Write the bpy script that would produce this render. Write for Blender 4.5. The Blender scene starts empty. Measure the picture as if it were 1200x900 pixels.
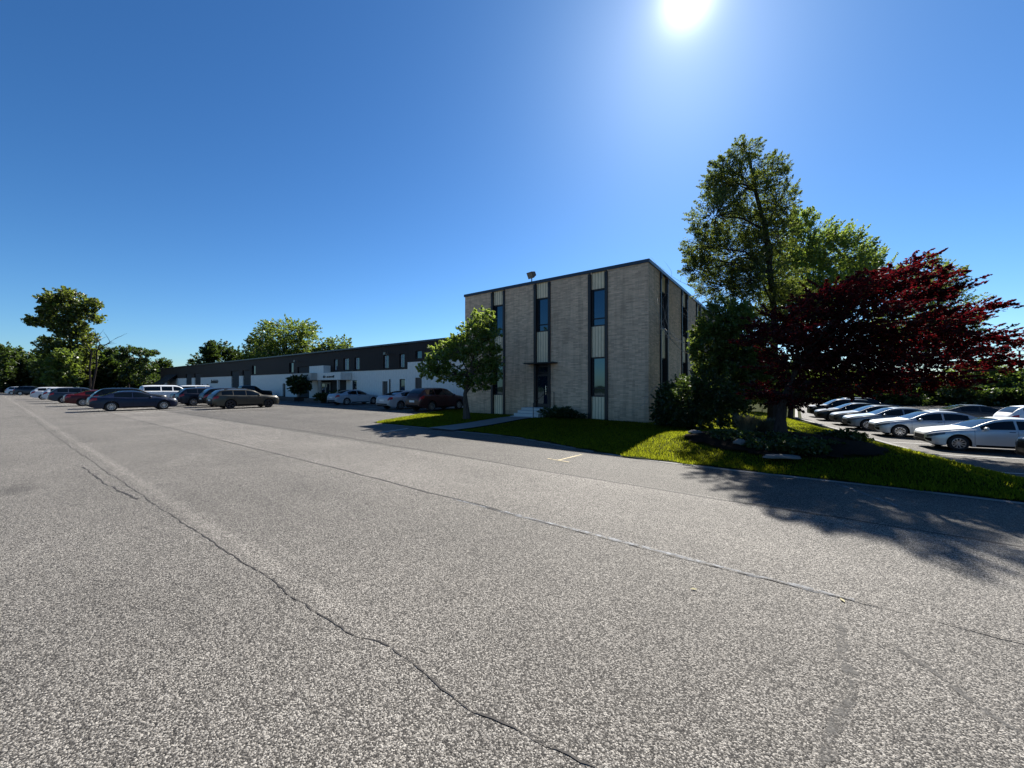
import bpy, bmesh, math, random
import numpy as np
from mathutils import Vector, Matrix
R = math.radians
sc = bpy.context.scene
col = sc.collection
random.seed(7)
rng = np.random.default_rng(11)

# ------------------------------------------------------------------ camera
F, EYE, HOR = 447.0, 1.85, 452.0
CA, SA = .802, .597                      # camera right = (CA,SA), forward = (-SA,CA)
cd = bpy.data.cameras.new('camera'); cam = bpy.data.objects.new('camera', cd); col.objects.link(cam)
cd.sensor_width = 36; cd.lens = F / 1200 * 36; cd.clip_start = .05; cd.clip_end = 4000
cam.location = (0, 0, EYE)
cam.rotation_euler = (R(90.26), 0, math.atan2(SA, CA))
sc.camera = cam

def at(px, py, d):
    l = (px - 600) / F * d
    return Vector((CA * l - SA * d, SA * l + CA * d, EYE + (HOR - py) * d / F))
RIGHT = Vector((CA, SA, 0)); FWD = Vector((-SA, CA, 0)); UP = Vector((0, 0, 1))

# ------------------------------------------------------------------ light
SUN_EL = 40.8
sdir = Vector((-.215, .977, 0)).normalized()
SV = Vector((sdir.x * math.cos(R(SUN_EL)), sdir.y * math.cos(R(SUN_EL)), math.sin(R(SUN_EL))))
SKY_STRENGTH = .06; SUN_STRENGTH = 5.0; EXPOSURE = 1.3
ld = bpy.data.lights.new('sun', 'SUN'); lo = bpy.data.objects.new('sun', ld); col.objects.link(lo)
ld.energy = SUN_STRENGTH; ld.angle = R(.53); ld.color = (1, .95, .87)
lo.rotation_euler = (-SV).to_track_quat('-Z', 'Y').to_euler(); lo.location = SV * 100
w = bpy.data.worlds.new('World'); sc.world = w; w.use_nodes = True
nt = w.node_tree; nt.nodes.clear()
N = nt.nodes.new; L = nt.links.new
out = N('ShaderNodeOutputWorld'); sky = N('ShaderNodeTexSky'); bg = N('ShaderNodeBackground')
sky.sky_type = 'NISHITA'; sky.sun_disc = False; sky.sun_elevation = R(SUN_EL)
sky.sun_rotation = math.atan2(sdir.x, sdir.y)
sky.altitude = 200; sky.air_density = 1.0; sky.dust_density = .32; sky.ozone_density = 2.2
bg.inputs[1].default_value = SKY_STRENGTH
# deeper, bluer clear sky: one gain and one power per channel on the sky's own colour
sep = N('ShaderNodeSeparateColor'); comb = N('ShaderNodeCombineColor'); L(sky.outputs[0], sep.inputs[0])
for i, (gain, pw) in enumerate(((.66, 1.42), (.88, 1.24), (1.12, 1.20))):
    q = N('ShaderNodeMath'); q.operation = 'MULTIPLY'; q.inputs[1].default_value = .1245; L(sep.outputs[i], q.inputs[0])
    q2 = N('ShaderNodeMath'); q2.operation = 'POWER'; q2.inputs[1].default_value = pw; L(q.outputs[0], q2.inputs[0])
    q3 = N('ShaderNodeMath'); q3.operation = 'MULTIPLY'; q3.inputs[1].default_value = gain / (SKY_STRENGTH * 2 ** EXPOSURE); L(q2.outputs[0], q3.inputs[0])
    L(q3.outputs[0], comb.inputs[i])
L(comb.outputs[0], bg.inputs[0])
# circumsolar aureole: the bright glare of air straight round the sun
tc = N('ShaderNodeTexCoord'); dt = N('ShaderNodeVectorMath'); dt.operation = 'DOT_PRODUCT'
nrm = N('ShaderNodeVectorMath'); nrm.operation = 'NORMALIZE'
L(tc.outputs['Generated'], nrm.inputs[0]); L(nrm.outputs[0], dt.inputs[0]); dt.inputs[1].default_value = (at(807, -5, 1) - Vector((0, 0, EYE))).normalized()
mx = N('ShaderNodeMath'); mx.operation = 'MAXIMUM'; mx.inputs[1].default_value = 0; L(dt.outputs['Value'], mx.inputs[0])
prev = None
for p, k in ((1600, .42), (500, .14), (120, .030)):
    a = N('ShaderNodeMath'); a.operation = 'POWER'; a.inputs[1].default_value = p; L(mx.outputs[0], a.inputs[0])
    b = N('ShaderNodeMath'); b.operation = 'MULTIPLY'; b.inputs[1].default_value = k; L(a.outputs[0], b.inputs[0])
    if prev:
        c = N('ShaderNodeMath'); c.operation = 'ADD'; L(prev.outputs[0], c.inputs[0]); L(b.outputs[0], c.inputs[1]); prev = c
    else: prev = b
bg2 = N('ShaderNodeBackground'); bg2.inputs[0].default_value = (1, .97, 1, 1); L(prev.outputs[0], bg2.inputs[1])
ad = N('ShaderNodeAddShader'); L(bg.outputs[0], ad.inputs[0]); L(bg2.outputs[0], ad.inputs[1]); L(ad.outputs[0], out.inputs[0])
vs = sc.view_settings
vs.view_transform = 'Standard'; vs.look = 'None'; vs.exposure = EXPOSURE; vs.gamma = 1; vs.use_curve_mapping = False
sc.cycles.max_bounces = 6; sc.cycles.diffuse_bounces = 4; sc.cycles.transmission_bounces = 4
sc.cycles.sample_clamp_indirect = 8

# ------------------------------------------------------------------ material helpers
class MT:
    def __init__(s, name):
        s.m = bpy.data.materials.new(name); s.m.use_nodes = True
        s.t = s.m.node_tree; s.b = s.t.nodes['Principled BSDF']; s.out = s.t.nodes['Material Output']
    def n(s, kind, ins=None, **kw):
        x = s.t.nodes.new('ShaderNode' + kind)
        for k, v in kw.items(): setattr(x, k, v)
        for k, v in (ins or {}).items():
            if hasattr(v, 'bl_idname') or hasattr(v, 'is_output'): s.t.links.new(v, x.inputs[k])
            else: x.inputs[k].default_value = v
        return x
    def l(s, a, b): s.t.links.new(a, b)
    def math(s, op, a, b=0.0, c=0.0, clamp=False):
        return s.n('Math', {0: a, 1: b, 2: c}, operation=op, use_clamp=clamp).outputs[0]
    def ramp(s, fac, stops, interp='LINEAR'):
        r = s.n('ValToRGB', {0: fac}); r.color_ramp.interpolation = interp
        e = r.color_ramp.elements
        while len(e) < len(stops): e.new(.5)
        for i, (p, c) in enumerate(stops):
            e[i].position = p; e[i].color = (*c, 1) if len(c) == 3 else c
        return r.outputs[0]
    def mix(s, fac, a, b, mode='MIX'):
        x = s.n('Mix', data_type='RGBA', blend_type=mode)
        for i, v in ((0, fac), (6, a), (7, b)):
            if hasattr(v, 'is_output'): s.t.links.new(v, x.inputs[i])
            else: x.inputs[i].default_value = v if not isinstance(v, tuple) or len(v) == 4 else (*v, 1)
        return x.outputs[2]
    def mul(s, colr, f):
        g = s.n('VectorMath', {0: colr}, operation='SCALE'); s.l(f, g.inputs['Scale']); return g.outputs[0]

def simple(name, c, rough=.6, metal=0, spec=.5, coat=0, var=.12, scale=3.0, bump=0.0):
    """plain material with a little mottling"""
    m = MT(name); tcn = m.n('TexCoord').outputs['Object']
    no = m.n('TexNoise', {'Vector': tcn, 'Scale': scale, 'Detail': 5.0})
    f = m.math('MULTIPLY_ADD', no.outputs[0], var * 2, 1 - var)
    m.l(m.mul(m.n('RGB').outputs[0], f), m.b.inputs['Base Color'])
    [x for x in m.t.nodes if x.bl_idname == 'ShaderNodeRGB'][0].outputs[0].default_value = (*c, 1)
    m.b.inputs['Roughness'].default_value = rough; m.b.inputs['Metallic'].default_value = metal
    m.b.inputs['Specular IOR Level'].default_value = spec; m.b.inputs['Coat Weight'].default_value = coat
    if bump:
        b = m.n('Bump', {'Height': no.outputs[0], 'Strength': bump, 'Distance': .02}); m.l(b.outputs[0], m.b.inputs['Normal'])
    return m.m

def tinted(name):
    """blue reflective office glazing"""
    m = MT(name); P = m.n('TexCoord').outputs['Object']
    n = m.n('TexNoise', {'Vector': P, 'Scale': .9, 'Detail': 2.0})
    m.b.inputs['Base Color'].default_value = (.004, .012, .026, 1); m.b.inputs['Roughness'].default_value = .03
    m.b.inputs['IOR'].default_value = 1.9; m.b.inputs['Specular Tint'].default_value = (.55, .85, 1, 1)
    b = m.n('Bump', {'Height': n.outputs[0], 'Strength': .08, 'Distance': .05}); m.l(b.outputs[0], m.b.inputs['Normal'])
    return m.m

def asphalt(name, base=1.0, lanes=False, rowdir=True):
    m = MT(name); P = m.n('TexCoord').outputs['Object']
    v1 = m.n('TexVoronoi', {'Vector': P, 'Scale': 128.0}); v2 = m.n('TexVoronoi', {'Vector': P, 'Scale': 210.0})
    g1 = m.n('SeparateColor', {0: v1.outputs['Color']}).outputs[0]
    g2 = m.n('SeparateColor', {0: v2.outputs['Color']}).outputs[1]
    g = m.math('MULTIPLY_ADD', g1, .80, m.math('MULTIPLY', g2, .20))
    c = m.ramp(g, [(.14, (.020, .018, .016)), (.40, (.058, .053, .047)), (.58, (.125, .115, .101)), (.76, (.26, .242, .215)), (.95, (.40, .375, .335))])
    # worn patches and long wheel streaks
    n1 = m.n('TexNoise', {'Vector': P, 'Scale': .35, 'Detail': 6.0, 'Roughness': .6}).outputs[0]
    mp = m.n('Mapping', {'Vector': P, 'Scale': (.05, .9, 1)}).outputs[0]
    n2 = m.n('TexNoise', {'Vector': mp, 'Scale': 1.0, 'Detail': 4.0}).outputs[0]
    n3 = m.n('TexNoise', {'Vector': P, 'Scale': 2.6, 'Detail': 5.0, 'Roughness': .65}).outputs[0]
    f = m.math('MULTIPLY_ADD', n1, .75, .60)
    f = m.math('MULTIPLY', f, m.math('MULTIPLY_ADD', n2, .4, .8))
    f = m.math('MULTIPLY', f, m.math('MULTIPLY_ADD', n3, .34, .83))
    # small tar spots
    n4 = m.n('TexNoise', {'Vector': P, 'Scale': 1.3, 'Detail': 8.0, 'Roughness': .75}).outputs[0]
    f = m.math('MULTIPLY', f, m.n('MapRange', {0: n4, 1: .30, 2: .40, 3: .72, 4: 1.0}).outputs[0])
    # oil drips and darker mended spots
    vo = m.n('TexVoronoi', {'Vector': m.n('Mapping', {'Vector': P, 'Scale': (.16, .34, 1)}).outputs[0], 'Scale': 1.0}).outputs['Distance']
    n6 = m.n('TexNoise', {'Vector': P, 'Scale': 5.0, 'Detail': 5.0}).outputs[0]
    f = m.math('MULTIPLY', f, m.n('MapRange', {0: m.math('MULTIPLY_ADD', n6, .12, vo), 1: .10, 2: .19, 3: .66, 4: 1.0}).outputs[0])
    if lanes:
        xyz = m.n('SeparateXYZ', {0: P}); X, Y = xyz.outputs[0], xyz.outputs[1]
        wob = m.math('MULTIPLY_ADD', m.n('TexNoise', {'Vector': P, 'Scale': .8, 'Detail': 4.0}).outputs[0], .12, -.06)
        Yw = m.math('ADD', Y, wob)
        lane = m.ramp(m.math('MULTIPLY', Yw, .1), [(0, (.97,) * 3), (.438, (.97,) * 3), (.442, (1.1,) * 3), (.708, (1.08,) * 3), (.714, (.72,) * 3), (1, (.70,) * 3)])
        f = m.math('MULTIPLY', f, lane)
        # paler worn band beside the long crack
        n5 = m.n('TexNoise', {'Vector': P, 'Scale': 3.0, 'Detail': 4.0}).outputs[0]
        yc = m.math('MULTIPLY_ADD', X, .011, 1.66)
        dd = m.math('ABSOLUTE', m.math('SUBTRACT', m.math('SUBTRACT', Y, m.math('MULTIPLY_ADD', n5, .16, 0.0)), yc))
        band = m.n('MapRange', {0: dd, 1: .02, 2: .14, 3: 1.28, 4: 1.0}).outputs[0]
        fade = m.n('MapRange', {0: X, 1: -2.2, 2: -3.2, 3: 0.0, 4: 1.0}).outputs[0]
        f = m.math('MULTIPLY', f, m.math('MULTIPLY_ADD', m.math('SUBTRACT', band, 1.0), fade, 1.0))
    f = m.math('MULTIPLY', f, base)
    m.l(m.mul(c, f), m.b.inputs['Base Color'])
    m.b.inputs['Roughness'].default_value = .78; m.b.inputs['Specular IOR Level'].default_value = .25
    b = m.n('Bump', {'Height': v1.outputs['Distance'], 'Strength': .7, 'Distance': .007}); b.invert = True
    m.l(b.outputs[0], m.b.inputs['Normal'])
    return m.m

def brick_mat():
    m = MT('tan_roman_brick'); uv = m.n('TexCoord').outputs['UV']
    br = m.n('TexBrick', {'Vector': uv, 'Color1': (.74, .51, .335, 1), 'Color2': (.47, .315, .21, 1), 'Mortar': (.56, .42, .30, 1),
             'Scale': 1.0, 'Mortar Size': .009, 'Mortar Smooth': .2, 'Brick Width': .31, 'Row Height': .072, 'Bias': .0})
    br.offset = .5
    mp = m.n('Mapping', {'Vector': uv, 'Scale': (.9, 5.5, 1)}).outputs[0]
    n = m.n('TexNoise', {'Vector': mp, 'Scale': 1.6, 'Detail': 7.0, 'Roughness': .7}).outputs[0]
    n2 = m.n('TexNoise', {'Vector': uv, 'Scale': .5, 'Detail': 3.0}).outputs[0]
    f = m.math('MULTIPLY', m.math('MULTIPLY_ADD', n, .46, .77), m.math('MULTIPLY_ADD', n2, .4, .8))
    mv = m.n('Mapping', {'Vector': uv, 'Scale': (2.6, .22, 1)}).outputs[0]        # rain streaks running down the wall
    n3 = m.n('TexNoise', {'Vector': mv, 'Scale': 1.3, 'Detail': 5.0, 'Roughness': .65}).outputs[0]
    f = m.math('MULTIPLY', f, m.n('MapRange', {0: n3, 1: .32, 2: .55, 3: .74, 4: 1.04}).outputs[0])
    vy = m.n('SeparateXYZ', {0: uv}).outputs[1]                                    # darker towards the ground; drip stains below the coping
    gr = m.math('MULTIPLY', m.n('MapRange', {0: m.math('MULTIPLY_ADD', n3, .9, vy), 1: .35, 2: 1.5, 3: .68, 4: 1.0}).outputs[0], m.n('MapRange', {0: m.math('MULTIPLY_ADD', n3, 1.0, vy), 1: 8.05, 2: 8.5, 3: 1.0, 4: .8}).outputs[0])
    f = m.math('MULTIPLY', f, gr)
    m.l(m.mul(br.outputs[0], f), m.b.inputs['Base Color'])
    m.b.inputs['Roughness'].default_value = .85
    b = m.n('Bump', {'Height': br.outputs[1], 'Strength': .6, 'Distance': .01}); b.invert = True
    m.l(b.outputs[0], m.b.inputs['Normal'])
    return m.m

def ribbed_mat(name, c, pitch, rough=.75, gap=.35):
    m = MT(name); uv = m.n('TexCoord').outputs['UV']; x = m.n('SeparateXYZ', {0: uv}).outputs[0]
    fr = m.math('FRACT', m.math('MULTIPLY', x, 1 / pitch))
    g = m.n('MapRange', {0: m.math('ABSOLUTE', m.math('SUBTRACT', fr, .5)), 1: .36, 2: .48, 3: 1.0, 4: gap}).outputs[0]
    n = m.n('TexNoise', {'Vector': m.n('Mapping', {'Vector': uv, 'Scale': (6, 1.2, 1)}).outputs[0], 'Scale': 2.0, 'Detail': 6.0, 'Roughness': .7}).outputs[0]
    f = m.math('MULTIPLY', g, m.math('MULTIPLY_ADD', n, .7, .65))
    rgb = m.n('RGB'); rgb.outputs[0].default_value = (*c, 1)
    m.l(m.mul(rgb.outputs[0], f), m.b.inputs['Base Color'])
    b = m.n('Bump', {'Height': g, 'Strength': .7, 'Distance': .02}); m.l(b.outputs[0], m.b.inputs['Normal'])
    m.b.inputs['Roughness'].default_value = rough; m.b.inputs['Specular IOR Level'].default_value = .15
    return m.m

def leaf_mat(name, c1, c2, trans=.45, tc=None, gloss=.035):
    m = MT(name); rnd = m.n('NewGeometry').outputs['Random Per Island']
    c = m.ramp(rnd, [(0, c1), (1, c2)])
    tcol = m.ramp(rnd, [(0, tc[0]), (1, tc[1])]) if tc else c
    d = m.n('BsdfDiffuse', {'Color': c}); t = m.n('BsdfTranslucent', {'Color': tcol})
    g = m.n('BsdfGlossy', {'Color': (1, 1, 1, 1), 'Roughness': .42})
    a = m.n('MixShader', {0: trans, 1: d.outputs[0], 2: t.outputs[0]})
    b = m.n('MixShader', {0: gloss, 1: a.outputs[0], 2: g.outputs[0]})
    m.l(b.outputs[0], m.out.inputs[0]); m.t.nodes.remove(m.b)
    return m.m

def bark_mat(name, c):
    m = MT(name); P = m.n('TexCoord').outputs['Object']
    mp = m.n('Mapping', {'Vector': P, 'Scale': (9, 9, 1.6)}).outputs[0]
    n = m.n('TexNoise', {'Vector': mp, 'Scale': 1.5, 'Detail': 7.0, 'Roughness': .7})
    m.l(m.ramp(n.outputs[0], [(.3, tuple(x * .45 for x in c)), (.7, tuple(x * 1.5 for x in c))]), m.b.inputs['Base Color'])
    m.b.inputs['Roughness'].default_value = .95; m.b.inputs['Specular IOR Level'].default_value = .08
    b = m.n('Bump', {'Height': n.outputs[0], 'Strength': .8, 'Distance': .03}); m.l(b.outputs[0], m.b.inputs['Normal'])
    return m.m

def lawn_mat():
    m = MT('lawn_turf'); P = m.n('TexCoord').outputs['Object']
    n = m.n('TexNoise', {'Vector': P, 'Scale': 26.0, 'Detail': 6.0, 'Roughness': .7}).outputs[0]
    n2 = m.n('TexNoise', {'Vector': P, 'Scale': .9, 'Detail': 4.0}).outputs[0]
    c = m.ramp(n, [(.3, (.008, .013, .001)), (.55, (.022, .030, .003)), (.8, (.045, .052, .006))])
    c2 = m.mix(m.n('MapRange', {0: n2, 1: .45, 2: .75, 3: 0.0, 4: .5}).outputs[0], c, (.045, .046, .012))
    m.l(c2, m.b.inputs['Base Color']); m.b.inputs['Roughness'].default_value = .95; m.b.inputs['Specular IOR Level'].default_value = .03
    b = m.n('Bump', {'Height': n, 'Strength': .9, 'Distance': .05}); m.l(b.outputs[0], m.b.inputs['Normal'])
    return m.m

def line_mat(name, c, lo=.35, hi=.55, scale=14.0):
    """worn paint / sealant: chipped through to the pavement"""
    m = MT(name); P = m.n('TexCoord').outputs['Object']
    n = m.n('TexNoise', {'Vector': P, 'Scale': scale, 'Detail': 6.0, 'Roughness': .75}).outputs[0]
    fac = m.n('MapRange', {0: n, 1: lo, 2: hi, 3: 0.0, 4: 1.0}).outputs[0]
    m.b.inputs['Base Color'].default_value = (*c, 1); m.b.inputs['Roughness'].default_value = .8
    t = m.n('BsdfTransparent'); x = m.n('MixShader', {0: fac, 1: t.outputs[0], 2: m.b.outputs[0]})
    m.l(x.outputs[0], m.out.inputs[0])
    return m.m

def paint(name, c, metal=.25, rough=.32):
    m = MT(name)
    P = m.n('TexCoord').outputs['Object']; n = m.n('TexNoise', {'Vector': P, 'Scale': 2.2, 'Detail': 5.0}).outputs[0]
    rgb = m.n('RGB'); rgb.outputs[0].default_value = (*c, 1)
    m.l(m.mul(rgb.outputs[0], m.math('MULTIPLY_ADD', n, .2, .9)), m.b.inputs['Base Color'])
    m.l(m.math('MULTIPLY_ADD', n, .15, rough - .07), m.b.inputs['Roughness'])
    m.b.inputs['Metallic'].default_value = metal
    m.b.inputs['Coat Weight'].default_value = .12; m.b.inputs['Coat Roughness'].default_value = .05; m.b.inputs['Specular IOR Level'].default_value = .3
    return m.m

M = dict(
    lot=asphalt('chip_seal_asphalt', .90, lanes=True), lot2=asphalt('lot_asphalt', .55),
    brick=brick_mat(), panel=ribbed_mat('pebbled_beige_panel', (.80, .65, .44), .17),
    clad=ribbed_mat('dark_brown_cladding', (.030, .022, .020), .3, .6, .6), white=ribbed_mat('white_painted_block', (.72, .69, .63), .41, .7, .93),
    fin=simple('dark_bronze_metal', (.012, .009, .010), .5), coping=simple('dark_blue_coping', (.03, .04, .055), .35, .4),
    glass=tinted('window_glass'), iglass=simple('car_glass', (.004, .006, .007), .05, 0, .45, var=.05),
    blind=simple('pale_blind', (.3, .36, .38), .6), core=simple('dark_backing', (.03, .03, .03), .8),
    step=simple('step_concrete', (.48, .48, .46), .85, var=.15, scale=4),
    concrete=simple('pale_concrete', (.17, .165, .155), .85, var=.25, scale=4, bump=.3), roof=simple('roof_gravel', (.2, .19, .18), .9, var=.3, scale=6),
    fascia=simple('greige_fascia', (.45, .41, .36), .7), letter=simple('sign_black', (.012, .012, .014), .6), doorp=simple('brown_door', (.06, .045, .038), .6),
    lamp=simple('lamp_bronze', (.05, .045, .04), .5), lens=simple('lamp_lens', (.14, .13, .11), .25),
    lawn=lawn_mat(), mulch=simple('mulch', (.012, .0085, .006), .95, spec=.03, var=.6, scale=22, bump=1.0), stone=simple('field_stone', (.12, .115, .11), .85, var=.3, scale=7, bump=.6),
    earth=simple('earth', (.030, .036, .014), .95, spec=.03, var=.4, scale=.4),
    grass=leaf_mat('grass_blade', (.014, .024, .003), (.034, .046, .006), .5, ((.20, .24, .010), (.38, .41, .024)), gloss=.0),
    straw=leaf_mat('dry_grass', (.07, .07, .04), (.13, .125, .08), .3),
    leafA=leaf_mat('locust_leaf', (.022, .034, .008), (.050, .064, .016), .40, ((.15, .21, .022), (.30, .36, .05))),
    leafB=leaf_mat('fresh_green_leaf', (.040, .068, .012), (.085, .12, .025), .48, ((.16, .24, .022), (.27, .34, .06))),
    leafD=leaf_mat('sunlit_maple_leaf', (.05, .085, .014), (.10, .14, .03), .5, ((.22, .33, .03), (.36, .45, .08))),
    leafC=leaf_mat('dark_green_leaf', (.015, .030, .008), (.036, .058, .014), .38, ((.06, .11, .014), (.13, .19, .025))),
    leafR=leaf_mat('crimson_leaf', (.014, .003, .004), (.042, .006, .008), .40, ((.075, .004, .007), (.20, .011, .015)), gloss=.012),
    bark=bark_mat('grey_brown_bark', (.075, .062, .052)), barkd=bark_mat('dark_bark', (.035, .028, .026)), barkp=bark_mat('pale_bare_twig', (.30, .28, .26)),
    tyre=simple('tyre_rubber', (.016, .016, .017), .85), rim=simple('alloy', (.55, .55, .56), .3, .85), rimd=simple('dark_alloy', (.06, .06, .065), .35, .7),
    black=simple('black_trim', (.008, .008, .009), .7, spec=.12), chrome=simple('chrome_trim', (.6, .6, .6), .18, 1.0), red_lamp=simple('tail_lamp', (.32, .012, .012), .15), head=simple('head_lamp', (.10, .105, .11), .08, .2),
    plate=simple('licence_plate', (.6, .62, .62), .5),
    crack=line_mat('dark_crack', (.016, .013, .011), .22, .40, 11), seal=line_mat('grey_sealant', (.19, .20, .215), .38, .62, 10), tar=line_mat('tar_stain', (.055, .052, .048), .42, .70, 8),  # cracks and seams share one dark colour of their own
    wline=line_mat('white_line', (.45, .45, .43), .28, .45, 16), yline=line_mat('yellow_line', (.42, .35, .20), .36, .5, 16),
    wood=bark_mat('pole_wood', (.07, .05, .04)), wire=simple('wire', (.02, .02, .02), .6), yleaf=simple('yellow_leaf', (.30, .26, .11), .7),
)

# ------------------------------------------------------------------ object helpers
def tag(o, label=None, cat=None, group=None, kind=None):
    if label: o['label'] = label
    if cat: o['category'] = cat
    if group: o['group'] = group
    if kind: o['kind'] = kind
    return o
def thing(name, label, cat, loc=(0, 0, 0), rz=0, group=None):
    o = bpy.data.objects.new(name, None); col.objects.link(o); o.location = loc; o.rotation_euler = (0, 0, rz)
    o.empty_display_size = .2
    return tag(o, label, cat, group)
def link(name, me, mat=None, parent=None):
    o = bpy.data.objects.new(name, me); col.objects.link(o)
    if mat: me.materials.append(mat)
    if parent: o.parent = parent
    return o
def copy_tree(o, parent=None):
    c = o.copy(); col.objects.link(c)
    if parent: c.parent = parent
    for ch in list(o.children): copy_tree(ch, c)
    return c

class MB:
    """collects boxes, tubes and grids; build() links them as one mesh with box-projected UVs in metres"""
    def __init__(s): s.v = []; s.f = []
    def add(s, vs, fs):
        b = len(s.v); s.v += [tuple(p) for p in vs]; s.f += [tuple(b + i for i in f) for f in fs]; return s
    def box(s, x0, x1, y0, y1, z0, z1):
        return s.add([(x0, y0, z0), (x1, y0, z0), (x1, y1, z0), (x0, y1, z0), (x0, y0, z1), (x1, y0, z1), (x1, y1, z1), (x0, y1, z1)],
                     [(0, 3, 2, 1), (4, 5, 6, 7), (0, 1, 5, 4), (1, 2, 6, 5), (2, 3, 7, 6), (3, 0, 4, 7)])
    def tube(s, pts, rad, n=6, cap=True):
        pts = [Vector(p) for p in pts]; rings = []
        for i, p in enumerate(pts):
            t = (pts[min(i + 1, len(pts) - 1)] - pts[max(i - 1, 0)])
            t = t.normalized() if t.length > 1e-6 else Vector((0, 0, 1))
            a = t.orthogonal().normalized(); b = t.cross(a); r = rad[i] if hasattr(rad, '__len__') else rad
            rings.append([p + (a * math.cos(2 * math.pi * k / n) + b * math.sin(2 * math.pi * k / n)) * r for k in range(n)])
        vs = [q for r_ in rings for q in r_]; fs = []
        for i in range(len(pts) - 1):
            for k in range(n): fs.append((i * n + k, i * n + (k + 1) % n, (i + 1) * n + (k + 1) % n, (i + 1) * n + k))
        if cap: fs += [tuple(range(n))[::-1], tuple(range((len(pts) - 1) * n, len(pts) * n))]
        return s.add(vs, fs)
    def build(s, name, mat, parent=None, smooth=False, bevel=0, mesh_only=False):
        me = bpy.data.meshes.new(name); me.from_pydata(s.v, [], s.f)
        if bevel:
            bm = bmesh.new(); bm.from_mesh(me); bmesh.ops.bevel(bm, geom=list(bm.edges), offset=bevel, segments=2, affect='EDGES', profile=.5); bm.to_mesh(me); bm.free()
        me.update(); uv_box(me)
        if smooth: me.shade_smooth(); me.set_sharp_from_angle(angle=R(40))
        if mesh_only: me.materials.append(mat); return me
        return link(name, me, mat, parent)
def uv_box(me):
    nl = len(me.loops)
    if not nl: return
    co = np.empty(len(me.vertices) * 3); me.vertices.foreach_get('co', co); co = co.reshape(-1, 3)
    vi = np.empty(nl, int); me.loops.foreach_get('vertex_index', vi)
    nf = len(me.polygons); lt = np.empty(nf, int); me.polygons.foreach_get('loop_total', lt)
    nr = np.empty(nf * 3); me.polygons.foreach_get('normal', nr); nr = np.abs(nr.reshape(-1, 3)).repeat(lt, 0)
    p = co[vi]; ax = nr.argmax(1)
    uv = np.where((ax == 0)[:, None], p[:, [1, 2]], np.where((ax == 1)[:, None], p[:, [0, 2]], p[:, [0, 1]]))
    me.uv_layers.new(name='UVMap').data.foreach_set('uv', uv.ravel())

# ------------------------------------------------------------------ terrain
def sst(t): t = np.clip(t, 0, 1); return t * t * (3 - 2 * t)
def lot_edge(Y): return np.maximum(5.4 - (Y - 18) * .227, .2)
def zg(X, Y):
    X = np.asarray(X, float); Y = np.asarray(Y, float)
    s = sst((X - (lot_edge(Y) - 4.6)) / 4.4) * sst((Y - 9.6) / 5.5)
    berm = .45 * np.exp(-(((X + .45) / 3.2) ** 2 + ((Y - 13.2) / 2.5) ** 2))
    m2 = .12 * np.exp(-(((X + 11.) / 5) ** 2 + ((Y - 16.5) / 2.6) ** 2))
    return -1.0 * s + (berm + m2) * sst((Y - 9.6) / 1.5)
def Z(x, y): return float(zg(x, y))

def edge_y(X): return 9.62 + 1.5 * sst((-2.6 - np.asarray(X, float)) / 6.5)
def grid(name, xs, ys, zf, mat, keep=None, kind='structure', parent=None):
    XX, YY = np.meshgrid(xs, ys, indexing='ij'); ZZ = zf(XX, YY)
    nx, ny = XX.shape; vs = np.stack([XX, YY, ZZ], -1).reshape(-1, 3)
    i, j = np.meshgrid(np.arange(nx - 1), np.arange(ny - 1), indexing='ij'); a = (i * ny + j).ravel()
    fs = np.stack([a, a + ny, a + ny + 1, a + 1], 1)
    if keep is not None:
        cx = XX[:-1, :-1].ravel() + (XX[1:, 1:] - XX[:-1, :-1]).ravel() / 2; cy = YY[:-1, :-1].ravel() + (YY[1:, 1:] - YY[:-1, :-1]).ravel() / 2
        fs = fs[keep(cx, cy)]
    me = bpy.data.meshes.new(name); me.from_pydata(vs.tolist(), [], fs.tolist())
    bm = bmesh.new(); bm.from_mesh(me); bmesh.ops.delete(bm, geom=[v for v in bm.verts if not v.link_faces], context='VERTS'); bm.to_mesh(me); bm.free()
    me.shade_smooth(); uv_box(me)
    o = link(name, me, mat, parent)
    if kind: o['kind'] = kind
    return o
def cat(*a): return np.unique(np.concatenate(a))
xs = cat(np.linspace(-1500, -200, 14), np.linspace(-200, -25, 24), np.arange(-24, 14, .5), np.linspace(14, 80, 20), np.linspace(80, 1500, 16))
ys = cat(np.linspace(-1500, -60, 12), np.linspace(-60, 9, 14), np.arange(9.25, 70, .5), np.linspace(70, 200, 16), np.linspace(200, 1500, 12))
grid('ground', xs, ys, lambda x, y: zg(x, y) - .06 - 2.0 * sst((np.hypot(x, y) - 190) / 200), M['earth'])
# main drive and left car park
def flat(name, x0, x1, y0, y1, z, mat): return tag(MB().add([(x0, y0, z), (x1, y0, z), (x1, y1, z), (x0, y1, z)], [(0, 1, 2, 3)]).build(name, mat), kind='structure')
me = MB().add([(-165, -60, 0), (70, -60, 0), (70, 9.62, 0), (-1.5, 9.62, 0), (-1.5, 11.6, 0), (-15.5, 11.6, 0), (-15.5, 23.25, 0), (-165, 23.25, 0)], [(0, 1, 2, 3, 4, 5, 6, 7)])
tag(me.build('parking_lot', M['lot']), kind='structure')
# lower car park on the right, following the lower ground
grid('lower_parking_lot', cat(np.arange(0, 12, .4), np.linspace(12, 70, 20)), cat(np.arange(14.5, 60, .5), np.linspace(60, 95, 10)), lambda x, y: zg(x, y) + .012, M['lot2'],
     keep=lambda x, y: x > lot_edge(y))
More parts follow.
